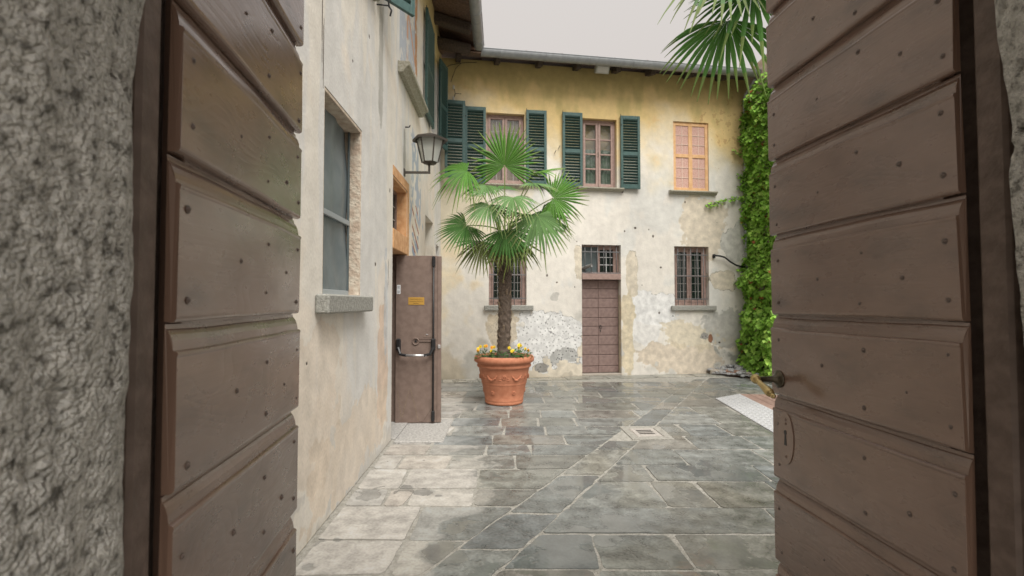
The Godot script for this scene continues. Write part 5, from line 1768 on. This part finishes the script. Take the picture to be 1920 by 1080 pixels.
func climber() -> void:
	# end wall of the neighbouring house, standing forward from the far facade
	var p0 := CORNER + Vector3(cos(deg_to_rad(BACK_TURN)), 0, -sin(deg_to_rad(BACK_TURN))) * 7.10
	var nb := thing("neighbour_house", "plain plastered house corner hidden under green climber", "house", Transform3D(Basis(), p0))
	var st := S()
	boxr(st, 0.0, 3.0, 0.0, 7.0, -0.6, 1.55)
	part("wall", st, M.reveal_plaster, nb)
	var o := thing("climbing_vine", "dense bright green climber covering the house corner by the downpipe", "climber", Transform3D(Basis(), p0))
	var f := FastNoiseLite.new()
	f.seed = 77
	f.frequency = 0.9
	f.fractal_octaves = 3
	st = S()
	var put_leaf := func(p: Vector3, n: Vector3, s: float) -> void:
		var k := rng.randf_range(0.5, 1.3)
		cur = Color(0.26, 0.48, 0.075) * k
		if rng.randf() < 0.18: cur = Color(0.36, 0.56, 0.11) * k
		if rng.randf() < 0.012: cur = Color(0.30, 0.10, 0.04)
		leaf(st, p, n * 0.55 + Vector3(0, -0.75, 0), s, 1.0)
	for i in 8000:
		var y := rng.randf_range(0.12, 6.55)
		var z := rng.randf_range(-0.35, 1.6)
		var thick := 0.16 + 0.20 * f.get_noise_2d(y * 1.3, z * 1.3) + 0.16 * sm(1.9, 1.2, y) * (1.0 - sm(0.0, 0.3, 0.2 - y))
		thick = maxf(0.04, thick + 0.12 * sm(2.7, 2.3, y) * sm(1.6, 2.2, y))
		if y > 6.0 and rng.randf() < (y - 6.0) * 1.4: continue
		if z < 0.1 and f.get_noise_2d(y * 2.6 + 9.0, 3.0) < -0.22: continue
		var q := pow(rng.randf(), 0.45)
		put_leaf.call(Vector3(-thick * q, y, z), Vector3(-0.8, 0.1, 0.6), rng.randf_range(0.06, 0.135))
	# the part that wraps on to the far facade, and a few creeping shoots
	var e := Vector3(cos(deg_to_rad(BACK_TURN)), 0, -sin(deg_to_rad(BACK_TURN)))
	var nn := Vector3(sin(deg_to_rad(BACK_TURN)), 0, cos(deg_to_rad(BACK_TURN)))
	for i in 1500:
		var y := rng.randf_range(0.3, 6.2)
		var w := 0.10 + 0.28 * maxf(0.0, f.get_noise_2d(y * 1.7, 40.0) + 0.25)
		put_leaf.call(-e * (rng.randf() * w + 0.02) + nn * rng.randf_range(0.02, 0.14) + Vector3(0, y, 0), nn, rng.randf_range(0.05, 0.09))
	var stems := S(true)
	for sh in [[[-0.08, 4.02], [-0.35, 4.05], [-0.62, 3.98], [-0.88, 3.88], [-1.12, 3.84]], [[-0.05, 5.0], [-0.22, 5.06], [-0.42, 5.12]], [[-0.05, 4.55], [-0.2, 4.5], [-0.34, 4.56]], [[-0.05, 5.75], [-0.16, 5.85], [-0.22, 5.95]], [[-0.05, 2.35], [-0.2, 2.45], [-0.33, 2.40]], [[-0.05, 4.3], [-0.18, 4.26], [-0.33, 4.3]], [[-0.05, 5.3], [-0.2, 5.34], [-0.30, 5.42]], [[-0.05, 3.3], [-0.15, 3.36], [-0.24, 3.5]]]:
		var pts := []
		for q in sh:
			pts.append(e * q[0] + nn * 0.02 + Vector3(0, q[1], 0))
		tube(stems, pts, [0.006], 5)
		for i in sh.size() - 1:
			for k in 16:
				var p: Vector3 = pts[i].lerp(pts[i + 1], rng.randf()) + Vector3(0, rng.randf_range(-0.06, 0.05), 0) + nn * rng.randf_range(0.0, 0.05)
				put_leaf.call(p, nn, rng.randf_range(0.045, 0.08))
	var fo := part("foliage", st, M.ivy_leaf, o)
	fo.set_meta("kind", "stuff")
	for i in 5:
		var z := 0.1 + i * 0.3
		var pts := []
		for k in 8:
			pts.append(Vector3(-0.05 - 0.04 * sin(k * 1.7 + i), 0.02 + k * 0.75, z + 0.08 * sin(k * 1.1 + i * 2.0)))
		tube(stems, pts, [0.022, 0.02, 0.018, 0.015, 0.012, 0.01, 0.008, 0.006], 6)
	part("stem", stems, M.palm_bark, o)

# ------------------------------------------------------------------
func _ready() -> void:
	rng.seed = 20240517
	var cam := Camera3D.new()
	cam.name = "camera"
	cam.position = Vector3(0, 1.6, 0)
	cam.rotation = Vector3(atan(28.0 / 900.0), 0, 0)
	cam.fov = 61.93
	cam.near = 0.02
	cam.far = 200.0
	var lens := CameraAttributesPhysical.new()
	lens.frustum_focal_length = 20.0
	lens.frustum_focus_distance = 2.1
	lens.exposure_aperture = 6.0
	cam.attributes = lens
	cam.fov = 61.93
	add_child(cam)
	var env := Environment.new()
	env.background_mode = Environment.BG_SKY
	var sky := Sky.new()
	var sk := ProceduralSkyMaterial.new()
	sk.sky_top_color = Color(0.87, 0.855, 0.845)
	sk.sky_horizon_color = Color(0.81, 0.765, 0.735)
	sk.sky_curve = 0.35
	sk.ground_bottom_color = Color(0.42, 0.40, 0.37)
	sk.ground_horizon_color = Color(0.55, 0.53, 0.51)
	sk.sky_energy_multiplier = 0.77
	sky.sky_material = sk
	env.sky = sky
	env.tonemap_mode = Environment.TONE_MAPPER_LINEAR
	env.tonemap_exposure = 1.8
	env.sdfgi_enabled = true
	env.ssao_enabled = true
	env.ssil_enabled = true
	var we := WorldEnvironment.new()
	we.name = "world"
	we.environment = env
	add_child(we)
	var sun := DirectionalLight3D.new()
	sun.name = "sun"
	sun.light_energy = 0.8
	sun.light_color = Color(1.0, 0.985, 0.96)
	sun.light_angular_distance = 40.0
	sun.shadow_enabled = true
	sun.look_at_from_position(Vector3(2.1, 8.5, 5.2), Vector3.ZERO)
	add_child(sun)
	make_materials()
	paving()
	back_building()
	side_building()
	gate_wall()
	gate()
	deck_and_bed()
	climber()
	potted_palm()
	tall_palm()
